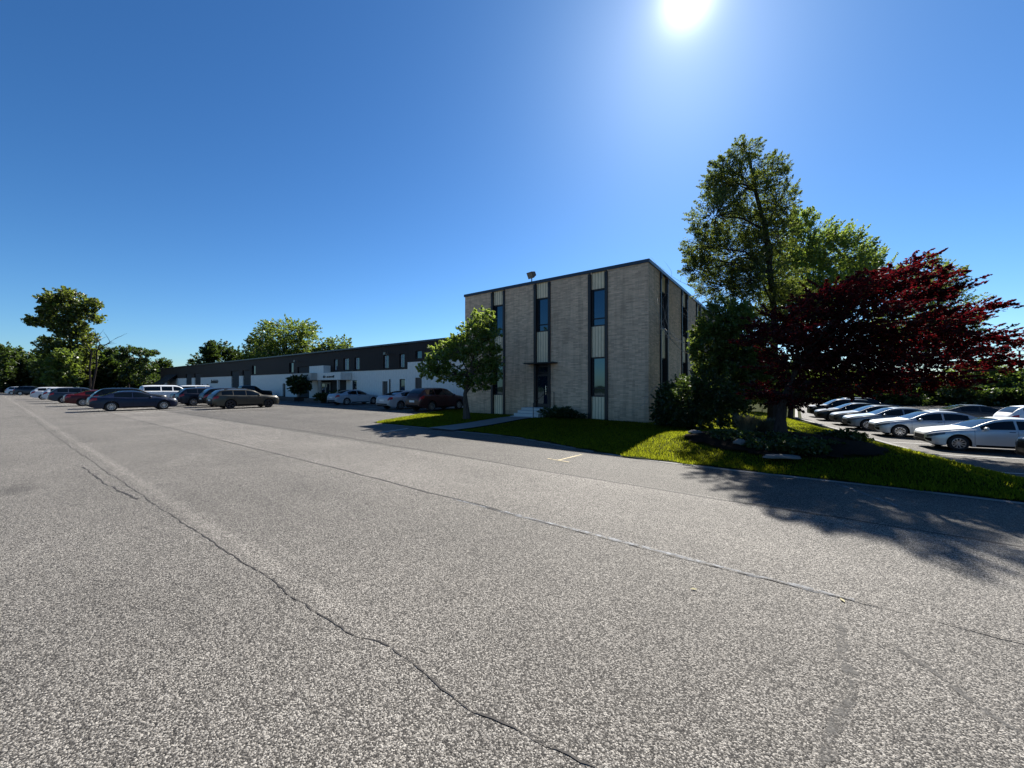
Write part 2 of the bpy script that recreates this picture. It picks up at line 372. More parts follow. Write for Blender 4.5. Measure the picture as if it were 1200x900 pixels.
# lawn
GL = lambda y: np.where(y < 17.3, -17.0 - (y - 11.3) * .5, -20.0 - (y - 17.3) * .36)   # ragged left edge of the lawn
def lawn_keep(x, y):
    left = np.where(y < 11.3, -17.0 + (11.3 - y) * 1.3, GL(y))
    return (x > left) & (x < lot_edge(y) - .25) & (y > edge_y(x) + .01) & ~((x > -17.8) & (x < -5.75) & (y > 18.75)) & (y < 62)
grid('lawn', np.arange(-23, 12, .22), cat(np.arange(9.62, 24, .2), np.arange(24, 62, .5)), lambda x, y: zg(x, y) + .03, M['lawn'], keep=lawn_keep)
# concrete edging strip along the drive and the lower lot
mb = MB()
pts = [(x, float(edge_y(x)) + .03 * math.sin(x * 1.3)) for x in np.arange(-15.9, 14, .4)]
for (xa, ya), (xb, yb) in zip(pts[:-1], pts[1:]):
    mb.add([(xa, ya - .09, .006), (xb, yb - .09, .006), (xb, yb - .005, .02), (xa, ya - .005, .02)], [(0, 1, 2, 3)])
tag(mb.build('edging_strip', M['concrete']), kind='structure')
mb = MB()
yy = np.arange(15, 60, .6)
for ya, yb in zip(yy[:-1], yy[1:]):
    xa, xb = float(lot_edge(ya)) + .0, float(lot_edge(yb)) + .0
    za, zb = Z(xa, ya), Z(xb, yb)
    for q0, q1, h0, h1 in ((-.28, -.28, -.05, .10), (-.28, -.06, .10, .10), (-.06, -.06, .10, -.02)):
        mb.add([(xa + q0, ya, za + h0), (xb + q0, yb, zb + h0), (xb + q1, yb, zb + h1), (xa + q1, ya, za + h1)], [(0, 1, 2, 3)])
tag(mb.build('kerb', M['concrete']), kind='structure')
# walkway from the door to the drive
grid('walkway', np.arange(-12.65, -10.9, .25), np.arange(10.95, 17.4, .25), lambda x, y: zg(x, y) + .055, M['concrete'])
# mulch bed
grid('mulch_bed', np.arange(-5, 4, .15), np.arange(10.5, 17, .15), lambda x, y: zg(x, y) + .06 + .05 * np.exp(-(((x + .8) / 2) ** 2 + ((y - 13) / 1.5) ** 2)), M['mulch'],
     keep=lambda x, y: ((x + .5) / 2.2) ** 2 + ((y - 12.7) / 1.9) ** 2 < 1 + .12 * np.sin(x * 4) * np.cos(y * 5))

# cracks, seams and markings
def ribbon(name, pts, wid, mat, z=.004, jit=0.0, step=None, seed=1, wj=.3):
    r = random.Random(seed); P = []
    for a, b in zip(pts[:-1], pts[1:]):
        n = max(1, int(math.hypot(b[0] - a[0], b[1] - a[1]) / (step or .3)))
        for i in range(n): P.append((a[0] + (b[0] - a[0]) * i / n, a[1] + (b[1] - a[1]) * i / n))
    P.append(pts[-1]); vs = []; fs = []; o = 0.0
    for i, p in enumerate(P):
        q = P[min(i + 1, len(P) - 1)]; q0 = P[max(i - 1, 0)]; t = Vector((q[0] - q0[0], q[1] - q0[1])).normalized(); n = Vector((-t.y, t.x))
        o = o * .85 + r.uniform(-jit, jit); wd = wid * (1 + r.uniform(-wj, wj)) / 2
        for sgn in (-1, 1): vs.append((p[0] + n.x * (o + sgn * wd), p[1] + n.y * (o + sgn * wd), z))
        if i: fs.append((2 * i - 2, 2 * i - 1, 2 * i + 1, 2 * i))
    return tag(MB().add(vs, fs).build(name, mat), kind='structure')
crackA = [(-60, .95), (-22.3, 1.22), (-8.1, 1.45), (-4.6, 1.52), (-2.74, 1.56), (-2.3, 1.66), (-1.55, 1.63), (-1.04, 1.69), (-.3, 1.78), (1.5, 1.95)]
ribbon('pavement_crack', crackA, .0085, M['crack'], jit=.012, step=.06, seed=3, wj=.8)
ribbon('pavement_crack', [(-13, 1.12), (-10.2, 1.22), (-8.6, 1.38)], .02, M['crack'], jit=.018, step=.1, seed=5, wj=.8)
ribbon('lane_seam', [(-60, 4.5), (-36, 4.42), (-8, 4.5), (-3.5, 4.44)], .034, M['crack'], jit=.012, step=.2, seed=7, wj=.4)
ribbon('lane_seam', [(-4.5, 4.45), (-1, 4.41), (.4, 4.41)], .06, M['seal'], jit=.008, step=.12, seed=8, wj=.4)
ribbon('lane_seam', [(-3.8, 4.42), (-1, 4.375), (1.3, 4.40), (6, 4.42)], .010, M['crack'], z=.008, jit=.008, step=.1, seed=9, wj=.7)
ribbon('lane_seam', [(-60, 7.3), (-13, 7.4), (-2.6, 7.07), (.3, 7.02), (8, 7.0)], .045, M['crack'], jit=.02, step=.2, seed=10, wj=.5)
ribbon('tar_streak', [(.25, 3.9), (.28, 3.0), (.05, 2.3), (-.15, 1.7)], .06, M['tar'], jit=.02, step=.07, seed=11, wj=.6)
ribbon('tar_streak', [(.5, 3.9), (.95, 3.3), (1.6, 2.85)], .035, M['tar'], jit=.015, step=.07, seed=12, wj=.6)
ribbon('pavement_crack', [(-34, 11), (-28, 13.5), (-24, 13.2), (-20.5, 14.2)], .04, M['crack'], jit=.05, step=.3, seed=15)
ribbon('pavement_crack', [(-30, 8.6), (-24, 9.4), (-18, 9.6)], .04, M['crack'], jit=.05, step=.3, seed=16)
ribbon('stall_line', [(-4.74, 8.25), (-4.62, 9.35)], .07, M['yline'], seed=2, wj=.1)
ribbon('stall_line', [(-5.05, 8.3), (-4.4, 8.22)], .05, M['yline'], z=.008, seed=2, wj=.1)
ribbon('stall_line', [(.62, 9.45), (1.27, 8.2)], .06, M['seal'], seed=2, wj=.1)  # white line greyed in its colour for the tree shade, and more worn
ribbon('stall_line', [(-13.5, 10.6), (-13.1, 8.9)], .10, M['wline'], seed=2, wj=.1)
for i, x in enumerate(np.arange(-36.2, -100, -3.05)):
    y0 = 3.7 - (-37 - x) * .028
    ribbon('stall_line', [(x, y0), (x, y0 + 5.2)], .11, M['wline'], seed=2, wj=.1)
    if i < 16: ribbon('stall_line', [(x + 1.2, y0 + 5.4), (x + 1.2, y0 + 10.6)], .11, M['wline'], seed=2, wj=.1)
for x in np.arange(-24.5, -62, -3.0): ribbon('stall_line', [(x, 17.6), (x, 22.2)], .11, M['wline'], seed=2, wj=.1)
for y in np.arange(19.5, 50, 3.55):
    xe = float(lot_edge(y)) + .3
    ribbon('stall_line', [(xe, y), (xe + 5, y + 1.1)], .11, M['wline'], z=Z(xe + 2, y) + .025, seed=2, wj=.1)
# fallen leaves and bits of grit on the drive
for k, (x, y, a) in enumerate(((-.78, 3.75, .4), (-.17, 2.05, 1.1), (.33, 4.3, 2.0))):
    l = .035; c_, s_ = math.cos(a), math.sin(a)
    vs = [(0, 0, .008), (l * c_ - .4 * l * s_, l * s_ + .4 * l * c_, .014), (2 * l * c_, 2 * l * s_, .01), (l * c_ + .4 * l * s_, l * s_ - .4 * l * c_, .012)]
    o = MB().add(vs, [(0, 1, 2, 3)]).build('fallen_leaf', M['yleaf']); o.location = (x, y, 0)
    tag(o, ('small yellow leaf lying alone on the grey drive', 'tiny pale leaf nearest the bottom edge of the picture', 'pale yellow leaf lying against the grey lane seam')[k], 'leaf', 'fallen leaves on the drive')

# ------------------------------------------------------------------ brick office building
YF, XR, XL, YB, HB = 18.7, -5.7, -17.86, 63.0, 7.82
B = thing('office_building', 'two storey tan brick office block with dark vertical window strips', 'building', (0, 0, 0))
fs_ = [(-15.55, -14.45), (-12.30, -11.18), (-8.85, -7.76)]
rs_ = [(20.6, 22.05), (25.2, 26.8)] + [(29.6 + 4.5 * k, 31.1 + 4.5 * k) for k in range(7)]
core = MB().box(XL + .3, XR - .3, YF + .3, YB - .3, -.2, HB - .3)
core.build('inner_wall', M['core'], B)
wb = MB()
xe = [XL] + [v for p in fs_ for v in p] + [XR]
for i in range(0, len(xe), 2): wb.box(xe[i], xe[i + 1], YF, YF + .28, -.3, HB)
ye = [YF + .28] + [v for p in rs_ for v in p] + [YB]
for i in range(0, len(ye), 2): wb.box(XR - .28, XR, ye[i], ye[i + 1], -.3, HB)
wb.box(XL, XL + .28, YF + .28, YB, -.3, HB); wb.box(XL + .28, XR - .28, YB - .28, YB, -.3, HB)
wb.build('brick_wall', M['brick'], B)
MB().box(XL + .28, XR - .28, YF + .28, YB - .28, HB - .29, HB - .2).build('roof', M['roof'], B)
cp = MB()
cp.box(XL - .06, XR + .06, YF - .06, YF + .32, HB, HB + .16).box(XR - .32, XR + .06, YF + .325, YB + .06, HB, HB + .16)
cp.box(XL - .06, XL + .32, YF + .325, YB + .06, HB, HB + .16)
cp.build('coping', M['coping'], B)
def strip(place, a, b, levels, fin_w=.15, rdepth=.16):
    """place(u0,u1,o0,o1,z0,z1,mb): box along the face from u0 to u1, from outward offset o0 to o1"""
    for u0, u1 in ((a, a + fin_w), (b - fin_w, b)):
        mb = MB(); place(mb, u0, u1, -.2, .07, -.05, HB - .06); place(mb, u0 + .01, u1 - .01, .07, .10, HB - .35, HB - .07); mb.build('mullion', M['fin'], B)
    u0, u1 = a + fin_w, b - fin_w
    for kind, z0, z1 in levels:
        if kind == 'panel':
            mb = MB(); place(mb, u0, u1, -rdepth - .1, -rdepth + .08, z0, z1); mb.build('panel', M['panel'], B)
        elif kind == 'window':
            mb = MB(); t = .07
            place(mb, u0, u1, -rdepth - .1, -rdepth + .05, z0, z0 + t); place(mb, u0, u1, -rdepth - .1, -rdepth + .05, z1 - t, z1)
            zm = z0 + (z1 - z0) * .2; place(mb, u0 + t, u1 - t, -rdepth - .1, -rdepth + .04, zm, zm + .05)
            for q0, q1 in ((u0, u0 + t), (u1 - t, u1)): place(mb, q0, q1, -rdepth - .1, -rdepth + .05, z0 + t, z1 - t)
            f = mb.build('window', M['fin'], B)
            mb = MB(); place(mb, u0 + t, u1 - t, -rdepth - .12, -rdepth - .02, z0 + t, z1 - t); mb.build('pane', M['glass'], f)
def pf(mb, u0, u1, o0, o1, z0, z1): mb.box(u0, u1, YF - o1, YF - o0, z0, z1)
def pr_(mb, u0, u1, o0, o1, z0, z1): mb.box(XR + o0, XR + o1, u0, u1, z0, z1)
std = [('panel', 6.95, HB), ('window', 4.98, 6.947), ('panel', 3.36, 4.977), ('window', 1.27, 3.357), ('panel', -.1, 1.267)]
strip(pf, *fs_[0], std); strip(pf, *fs_[2], std)
strip(pf, *fs_[1], [('panel', 6.95, HB), ('window', 4.98, 6.947), ('panel', 3.2, 4.977), ('window', 2.5, 3.0)])
for a, b in rs_: strip(pr_, a, b, std)
# entrance: door, canopy, steps
dx0, dx1 = fs_[1][0] + .15, fs_[1][1] - .15
mb = MB().box(dx0, dx1, YF + .02, YF + .12, 2.40, 2.497).box(dx0, dx0 + .08, YF + .02, YF + .12, .62, 2.40).box(dx1 - .08, dx1, YF + .02, YF + .12, .62, 2.40).box(dx0 + .08, dx1 - .08, YF + .03, YF + .11, .62, .82)
d = mb.build('door', M['fin'], B)
MB().box(dx0 + .08, dx1 - .08, YF + .05, YF + .09, .82, 2.40).build('pane', M['glass'], d)
MB().tube([(dx1 - .16, YF - .02, 1.35), (dx1 - .16, YF - .02, 1.85)], .015).build('handle', M['chrome'], d)
MB().box(fs_[1][0] - .35, fs_[1][1] + .45, YF - .6, YF + .05, 3.10, 3.17).build('canopy', M['fin'], B)
st = MB()
for k in range(4): st.box(dx0 - .55, dx1 + .35 - .1 * k, YF - .75 - .36 * (k + 1), YF - .75 - .36 * k, -.1, .6 - .14 * (k + 1))
st.box(dx0 - .55, dx1 + .35, YF - .75, YF - .003, -.1, .6)
st.build('steps', M['step'], B, bevel=.012)
r_ = MB()
for x in (dx1 + .42,):
    r_.tube([(x, YF - .1, .4), (x, YF - .1, 1.5), (x, YF - .9, 1.5), (x, YF - 2.2, .95), (x, YF - 2.2, 0)], .022, 6)
r_.build('handrail', M['fin'], B, smooth=True)
# roof floodlight
p = at(617, 328, 22.6)
FL = thing('floodlight', 'square bronze floodlight on a short post on the brick roof edge', 'floodlight', (p.x, YF + .5, HB - .2))
MB().box(-.2, .2, -.2, .2, 0, .05).tube([(0, 0, .05), (0, 0, .75)], .035, 8).build('post', M['lamp'], FL)
hd = MB().add([(-.24, -.16, -.2), (.24, -.16, -.2), (.24, .12, -.12), (-.24, .12, -.12), (-.24, -.16, .2), (.24, -.16, .2), (.24, .12, .12), (-.24, .12, .12)],
              [(0, 3, 2, 1), (4, 5, 6, 7), (0, 1, 5, 4), (1, 2, 6, 5), (2, 3, 7, 6), (3, 0, 4, 7)]).build('lamp_head', M['lamp'], FL, bevel=.015)
hd.location = (0, 0, .95); hd.rotation_euler = (R(28), 0, R(-12))
ln = MB().box(-.2, .2, -.172, -.15, -.16, .16).build('lens', M['lens'], hd)

# ------------------------------------------------------------------ long low building
Y2, XA, XB_, H2 = 23.3, -123.5, -17.95, 5.85
W = thing('warehouse_building', 'long low building with dark cladding above a white painted base', 'building')
ops = [(-102.4, -98.5, 0, 4.3, 'dock_door'), (-96.5, -92.7, 0, 4.3, 'dock_door'), (-76.3, -72.8, 0, 4.3, 'dock_door'), (-71.2, -67.9, 0, 4.3, 'dock_door'), (-52.3, -49.2, 0, 4.3, 'dock_door'),
       (-92.2, -91.3, 0, 2.15, 'door'), (-89.1, -88.0, 0, 2.15, 'door'), (-56.8, -55.9, 0, 2.15, 'door'), (-33.85, -32.95, 0, 2.3, 'door')]
wz = 3.45
def wall_x(mb, xa, xb, y0, y1, z0, z1, holes):
    """box wall along x with rectangular openings reaching down from hz1 to z0"""
    cur = xa
    for h0, h1, hz0, hz1 in sorted(holes):
        mb.box(cur, h0, y0, y1, z0, z1)
        if hz1 < z1: mb.box(h0, h1, y0, y1, hz1, z1)
        if hz0 > z0: mb.box(h0, h1, y0, y1, z0, hz0)
        cur = h1
    mb.box(cur, xb, y0, y1, z0, z1)
low_w = [(-39.4, -38.5, 1.3, 2.45), (-31.05, -30.2, 1.0, 2.5), (-28.4, -27.45, 1.1, 2.6)]
up_w = [(-43.2, -42.4), (-41.1, -40.0), (-38.85, -37.9), (-33.6, -32.7), (-31.0, -30.2), (-54.7, -53.4), (-67.4, -66.0)]
hl = [(a, b, 0, min(c, wz)) for a, b, _, c, _ in ops if b < -29.5] + [l for l in low_w if l[0] < -29.5] + [(-47.0, -40.6, 0, 2.5)]
mb = MB(); wall_x(mb, XA, -29.5, Y2, Y2 + .3, -.2, wz, hl)
wall_x(mb, -29.48, XB_, Y2 - .25, Y2 + .3, -.2, 4.07, [low_w[2]])
mb.box(XA, XA + .3, Y2 + .3, 52, -.2, wz)
mb.build('base_wall', M['white'], W)
mb = MB(); hu = [(a, b, wz + .003, c) for a, b, _, c, _ in ops if c > wz] + [(a, b, 3.6, 4.95) for a, b in up_w]
wall_x(mb, XA, -29.5, Y2 - .05, Y2 + .3, wz + .003, H2, hu)
wall_x(mb, -29.48, XB_, Y2 - .20, Y2 + .3, 4.075, H2, [(-28.4, -27.5, 4.35, 5.1), (-25.2, -24.3, 4.35, 5.1)])
mb.box(XA, XA + .3, Y2 + .305, 52, wz + .003, H2)
mb.build('upper_cladding', M['clad'], W)
MB().box(XA + .31, XB_, Y2 + .31, 52, -.2, H2 - .3).build('inner_wall', M['core'], W)
MB().box(XA - .08, XB_, Y2 - .3, Y2 + .35, H2 + .003, H2 + .16).box(XA - .08, XA + .35, Y2 + .355, 52, H2 + .003, H2 + .16).build('coping', M['coping'], W)
for a, b, z0, z1, nm in ops:
    y = Y2 + .12
    mb = MB()
    if nm == 'dock_door':
        for k in range(7): mb.box(a + .01, b - .01, y + .012 * (k % 2), y + .06, z0 + (z1 - z0) * k / 7, z0 + (z1 - z0) * (k + 1) / 7 - .015)
        mb.build('dock_door', M['core'], W)
    else:
        dd = mb.box(a + .01, b - .01, y, y + .05, 0, z1).build('door', M['doorp'], W)
        MB().box(b - .2, b - .08, y - .06, y, 1.0, 1.06).build('handle', M['chrome'], dd)
for (a, b, z0, z1) in [(a, b, 3.6, 4.95) for a, b in up_w] + low_w[:2] + [(-28.4, -27.5, 4.35, 5.1), (-25.2, -24.3, 4.35, 5.1)]:
    y = Y2 + .08 if a < -29.5 else Y2 - .1
    mb = MB().box(a, a + .06, y, y + .1, z0, z1).box(b - .06, b, y, y + .1, z0, z1).box(a + .06, b - .06, y, y + .1, z0, z0 + .06).box(a + .06, b - .06, y, y + .1, z1 - .06, z1)
    f = mb.build('window', M['fin'], W)
    MB().box(a + .06, b - .06, y + .04, y + .07, z0 + .06, z1 - .06).build('pane', M['glass'], f)
    if z0 == 3.6 and a > -50:
        m2 = (b - a - .12)
        MB().box(a + .08, a + .08 + m2 * .3, y + .025, y + .037, z0 + .08, z1 - .08).box(b - .08 - m2 * .25, b - .08, y + .025, y + .037, z0 + .08, z1 - .08).build('blind', M['blind'], f)
MB().box(low_w[2][0], low_w[2][1], Y2 - .15, Y2 - .05, low_w[2][2], low_w[2][3]).build('shutter', M['doorp'], W)
MB().tube([(-32.5, Y2 - .08, 0), (-32.5, Y2 - .08, 2.5)], .05, 8).build('downpipe', M['fin'], W, smooth=True)
# entrance canopy and porch
cn = MB().box(-48.9, -44.6, Y2 - 2.0, Y2 - .06, 2.5, 3.32).build('canopy', M['fascia'], W)
MB().box(-44.59, -39.5, Y2 - 1.3, Y2 - .06, 2.5, 3.32).box(-47.3, -43.9, Y2 - .9, Y2 - .07, 3.325, 4.2).build('canopy_block', M['white'], cn)
MB().box(-47.0, -40.6, Y2 + .302, Y2 + .31, 0, 2.5).build('porch_wall', M['core'], W)
ps = MB()
for x, y in ((-44.45, Y2 - 1.2), (-40.4, Y2 - 1.2), (-48.6, Y2 - 1.8)): ps.box(x, x + .22, y, y + .22, 0, 2.498)
ps.build('canopy_post', M['fascia'], W)
mb = MB()
for x0, x1 in ((-46.55, -45.5), (-45.5, -44.45)):
    mb.box(x0, x0 + .12, Y2 + .15, Y2 + .22, 0, 2.25).box(x1 - .12, x1, Y2 + .15, Y2 + .22, 0, 2.25).box(x0 + .12, x1 - .12, Y2 + .15, Y2 + .22, 2.1, 2.25).box(x0 + .12, x1 - .12, Y2 + .15, Y2 + .22, 0, .25)
dd = mb.build('double_door', M['fascia'], W)
MB().box(-46.43, -44.57, Y2 + .18, Y2 + .2, .25, 2.1).build('pane', M['glass'], dd)
rr = random.Random(4)
def lettering(x0, x1, y, z0, z1, slant=.1):
    """dark sign letters too far away to read, each a slanted bar glyph"""
    mb = MB(); x = x0
    while x < x1 - .1:
        wdt = rr.uniform(.16, .3); h = z1 if rr.random() < .3 else z0 + (z1 - z0) * .72
        mb.add([(x, y - .03, z0), (x + wdt, y - .03, z0), (x + wdt + slant, y - .03, h), (x + slant, y - .03, h), (x, y, z0), (x + wdt, y, z0), (x + wdt + slant, y, h), (x + slant, y, h)],
               [(0, 1, 2, 3), (0, 4, 5, 1), (3, 2, 6, 7), (0, 3, 7, 4), (1, 5, 6, 2)]); x += wdt + rr.uniform(.04, .12)
    return mb
lettering(-86.7, -82.8, Y2 - .003, 2.3, 2.95, .3).build('sign_lettering', M['letter'], W)
lettering(-47.6, -47.1, Y2 - 2.003, 2.72, 3.1).build('sign_lettering', M['letter'], W)
lettering(-46.7, -45.3, Y2 - 2.003, 2.95, 3.15).build('sign_lettering', M['letter'], W)
lettering(-46.7, -45.6, Y2 - 2.003, 2.65, 2.85).build('sign_lettering', M['letter'], W)
lettering(-43.2, -42.6, Y2 - 1.303, 2.75, 3.0).build('sign_lettering', M['letter'], W)
lettering(-42.4, -40.9, Y2 - 1.303, 2.75, 3.0).build('sign_lettering', M['letter'], W)
for x in (-51.9, -32.6):
    o = MB().tube([(x, Y2 - .05, 5.0), (x, Y2 - .45, 5.05)], .03).box(x - .16, x + .16, Y2 - .65, Y2 - .4, 4.93, 5.15).build('wall_lamp', M['lens'], W)
MB().add([(-118, Y2 - .06, 4.4), (-108.8, Y2 - .06, 4.4), (-108.8, Y2 - 2.6, 2.0), (-118, Y2 - 2.6, 2.0), (-118, Y2 - .06, 4.2), (-108.8, Y2 - .06, 4.2), (-108.8, Y2 - 2.6, 1.8), (-118, Y2 - 2.6, 1.8)],
         [(0, 3, 2, 1), (4, 5, 6, 7), (0, 1, 5, 4), (1, 2, 6, 5), (2, 3, 7, 6), (3, 0, 4, 7)]).build('sloped_awning', M['clad'], W)
# planting bed wall in front of the entrance
pb = thing('planter', 'low dark block planter beside the warehouse entrance under the round shrub', 'planter', (-51.0, 21.6, 0))
MB().box(-3.2, 3.2, -.7, -.5, 0, .5).box(-3.2, -3.0, -.495, .9, 0, .5).box(3.0, 3.2, -.495, .9, 0, .5).build('planter_wall', M['doorp'], pb, bevel=.01)
MB().box(-3.0, 3.0, -.5, .9, 0, .4).build('soil', M['mulch'], pb)
pbx = thing('planter', 'low dark planter of shrubs running below the warehouse entrance canopy', 'planter', (-42.6, 20.8, 0))
MB().box(-1.9, 1.9, -.3, .3, 0, .45).build('planter_wall', M['doorp'], pbx, bevel=.01)

# ------------------------------------------------------------------ vegetation
def leaves_obj(name, P, D, size, mat, parent=None, aspect=.5, flat_=.5, seed=0):
    """one mesh of many small pointed leaves at points P; D: direction each leaf tends to point"""
    g = np.random.default_rng(seed); n = len(P)
    a = D + g.normal(0, .55, (n, 3)); a /= np.linalg.norm(a, axis=1)[:, None] + 1e-9
    nn = g.normal(0, 1, (n, 3)) * (1 - flat_) + np.array([0, 0, 1.0]) * flat_
    b = np.cross(a, nn); b /= np.linalg.norm(b, axis=1)[:, None] + 1e-9
    nn = np.cross(b, a)
    s = size * g.uniform(.6, 1.35, n)[:, None]
    v = np.empty((n, 4, 3))
    v[:, 0] = P - a * s * .5; v[:, 2] = P + a * s * .5
    v[:, 1] = P + b * s * aspect * .5 + nn * s * .12 - a * s * .05; v[:, 3] = P - b * s * aspect * .5 + nn * s * .12 - a * s * .05
    me = bpy.data.meshes.new(name); me.vertices.add(n * 4); me.vertices.foreach_set('co', v.ravel())
    me.loops.add(n * 4); me.loops.foreach_set('vertex_index', np.arange(n * 4, dtype=np.int32))
    me.polygons.add(n); me.polygons.foreach_set('loop_start', np.arange(0, n * 4, 4, dtype=np.int32)); me.polygons.foreach_set('loop_total', np.full(n, 4, dtype=np.int32))
    me.update(calc_edges=True)
    return link(name, me, mat, parent)

def tree(name, label, base, trunk_pts, r0, lobes, sprays, per, lsize, lmat, bmat, dens_sp=.12, group=None, cat_='tree', out_bias=.8, updir=(0, 0, .15), inner=.25, seed=1, twig=.012, aspect=.5, limb_every=3, flat_=.45, reach=(.85, 1.15), cr=.5):
    """lobes: (centre Vector, rx along view right, ry forward, rz up).  trunk and limbs are one mesh, leaves another"""
    g = np.random.default_rng(seed)
    o = thing(name, label, cat_, tuple(base), 0, group); inv = Vector(base)
    tp = [Vector(p) - inv for p in trunk_pts]
    mb = MB()
    if len(tp) > 1:
        k = len(tp); mb.tube(tp, [r0 * (1 - .72 * i / (k - 1)) * (1.35 if i == 0 else 1) for i in range(k)], 8)
    vol = np.array([l[1] * l[2] * l[3] for l in lobes]) ** .66; vol /= vol.sum()
    P = []; D = []
    for (c, rx, ry, rz), wgt in zip(lobes, vol):
        c = c - inv; n = max(6, int(sprays * wgt))
        # limb from the trunk to the lobe
        if len(tp) > 1:
            cand = [t for t in tp[1:] if t.z < c.z + .1] or [tp[-1]]
            q = min(cand, key=lambda t: (t - c).length); mid = (q + c) / 2 + Vector((0, 0, .06 * (q - c).length)) + Vector(g.normal(0, .05, 3)) * (q - c).length
            rl = r0 * .34
            mb.tube([q, mid, c], [rl, rl * .65, rl * .3], 5)
        u = g.normal(0, 1, (n, 3)); u /= np.linalg.norm(u, axis=1)[:, None]
        e = u * g.uniform(*reach, n)[:, None]; s = u * g.uniform(inner, .6, n)[:, None] + g.normal(0, .12, (n, 3))
        A = np.outer(s[:, 0] * rx, RIGHT) + np.outer(s[:, 1] * ry, FWD) + np.outer(s[:, 2] * rz, UP) + np.array(c)
        E_ = np.outer(e[:, 0] * rx, RIGHT) + np.outer(e[:, 1] * ry, FWD) + np.outer(e[:, 2] * rz, UP) + np.array(c)
        ln_ = np.linalg.norm(E_ - A, axis=1)
        E_ = E_ + np.outer(ln_, np.array(updir))
        for i in range(n):
            if i % limb_every == 0:
                mb.tube([c * .6 + Vector(A[i]) * .4, Vector(A[i]) * .8 + Vector(E_[i]) * .2, Vector(E_[i])], [twig * 2, twig, twig * .3], 3, False)
        t = g.uniform(0, 1.0, (n, per)) ** .8
        pts = A[:, None, :] + (E_ - A)[:, None, :] * t[:, :, None] + g.normal(0, 1, (n, per, 3)) * (dens_sp * (1.15 - t))[:, :, None]
        P.append(pts.reshape(-1, 3)); D.append(np.repeat((E_ - A) / (ln_[:, None] + 1e-6), per, 0) * out_bias)
    mb.build('trunk', bmat, o, smooth=True)
    leaves_obj('crown', np.concatenate(P), np.concatenate(D), lsize, lmat, o, aspect, flat_, seed)
    return o
def lob(d, *rows, ry=None):
    out_ = []
    for r in rows:
        px, py, rx, rz = r[:4]; dd = d + (r[4] if len(r) > 4 else 0); k = dd / F
        out_.append((at(px, py, dd), rx * k, (ry if ry else rx * k), rz * k))
    return out_
def trunkpts(base, *rows, d=20): return [Vector(base)] + [at(px, py, d) for px, py in rows]
def gpt(px, d):
    p = at(px, HOR, d); return Vector((p.x, p.y, Z(p.x, p.y)))

# tall tree beside the brick building
b_ = gpt(906, 18.9)
tree('tall_tree', 'tall dark green tree rising highest above the red leaved tree', b_, trunkpts(b_, (906, 440), (908, 380), (903, 320), (898, 270), (885, 220), (878, 180), d=18.9), .2,
     lob(18.9, (874, 176, 20, 18), (846, 214, 20, 24, -.4), (868, 218, 44, 24), (852, 196, 20, 16), (905, 202, 20, 20), (912, 240, 26, 26), (838, 252, 34, 26, -.6), (880, 262, 42, 26, .8), (824, 288, 28, 26, -.4), (862, 300, 46, 26, .8),
         (905, 285, 32, 28), (820, 316, 22, 16), (850, 336, 38, 22, .6), (893, 330, 42, 30, -.5), (920, 362, 44, 30), (816, 300, 18, 14, .5)),
     1500, 78, .092, M['leafA'], M['barkd'], dens_sp=.11, seed=21, aspect=.42, twig=.012, limb_every=2)
b_ = gpt(862, 16.6)
tree('understory_tree', 'dark dense small tree between the brick wall and the red tree with lit leaf edges', b_, trunkpts(b_, (862, 470), (858, 430), (855, 390), d=16.6), .12,
     lob(16.6, (850, 375, 30, 26), (832, 395, 22, 22), (828, 425, 20, 20), (868, 400, 36, 34), (860, 440, 34, 30), (888, 440, 34, 34), (815, 408, 10, 8, -.4)),
     900, 44, .12, M['leafB'], M['barkd'], dens_sp=.10, seed=22, aspect=.55)
# bare pale branches reaching out in front of the brick corner
bb = gpt(845, 18.0)
br = thing('bare_sapling', 'pale leafless sapling branches reaching across the brick corner', 'sapling', tuple(bb))
mb = MB(); gg = np.random.default_rng(5)
def branch(p, dvec, ln__, r, dep):
    pts = [p]; d0 = Vector(dvec).normalized()
    for k in range(4):
        d0 = (d0 + Vector(gg.normal(0, .16, 3))).normalized(); pts.append(pts[-1] + d0 * ln__ / 4)
    mb.tube(pts, [r * (1 - .17 * i) for i in range(5)], 4, False)
    if dep:
        for k in (1, 2, 3, 4):
            branch(pts[k], d0 + Vector(gg.normal(0, .55, 3)), ln__ * .55, r * .55, dep - 1)
mb.tube([Vector((0, 0, 0)), Vector((-.1, 0, 1.2)), at(836, 420, 18) - bb], [.05, .045, .03], 6)
for (p0, p1) in (((838, 440), (768, 450)), ((836, 418), (775, 372)), ((836, 425), (760, 420)), ((836, 415), (800, 345)), ((838, 440), (880, 425))):
    a0 = at(*p0, 18) - bb; a1 = at(*p1, 17.6) - bb; branch(a0, a1 - a0, (a1 - a0).length, .02, 2)
mb.build('branches', M['barkp'], br, smooth=True)
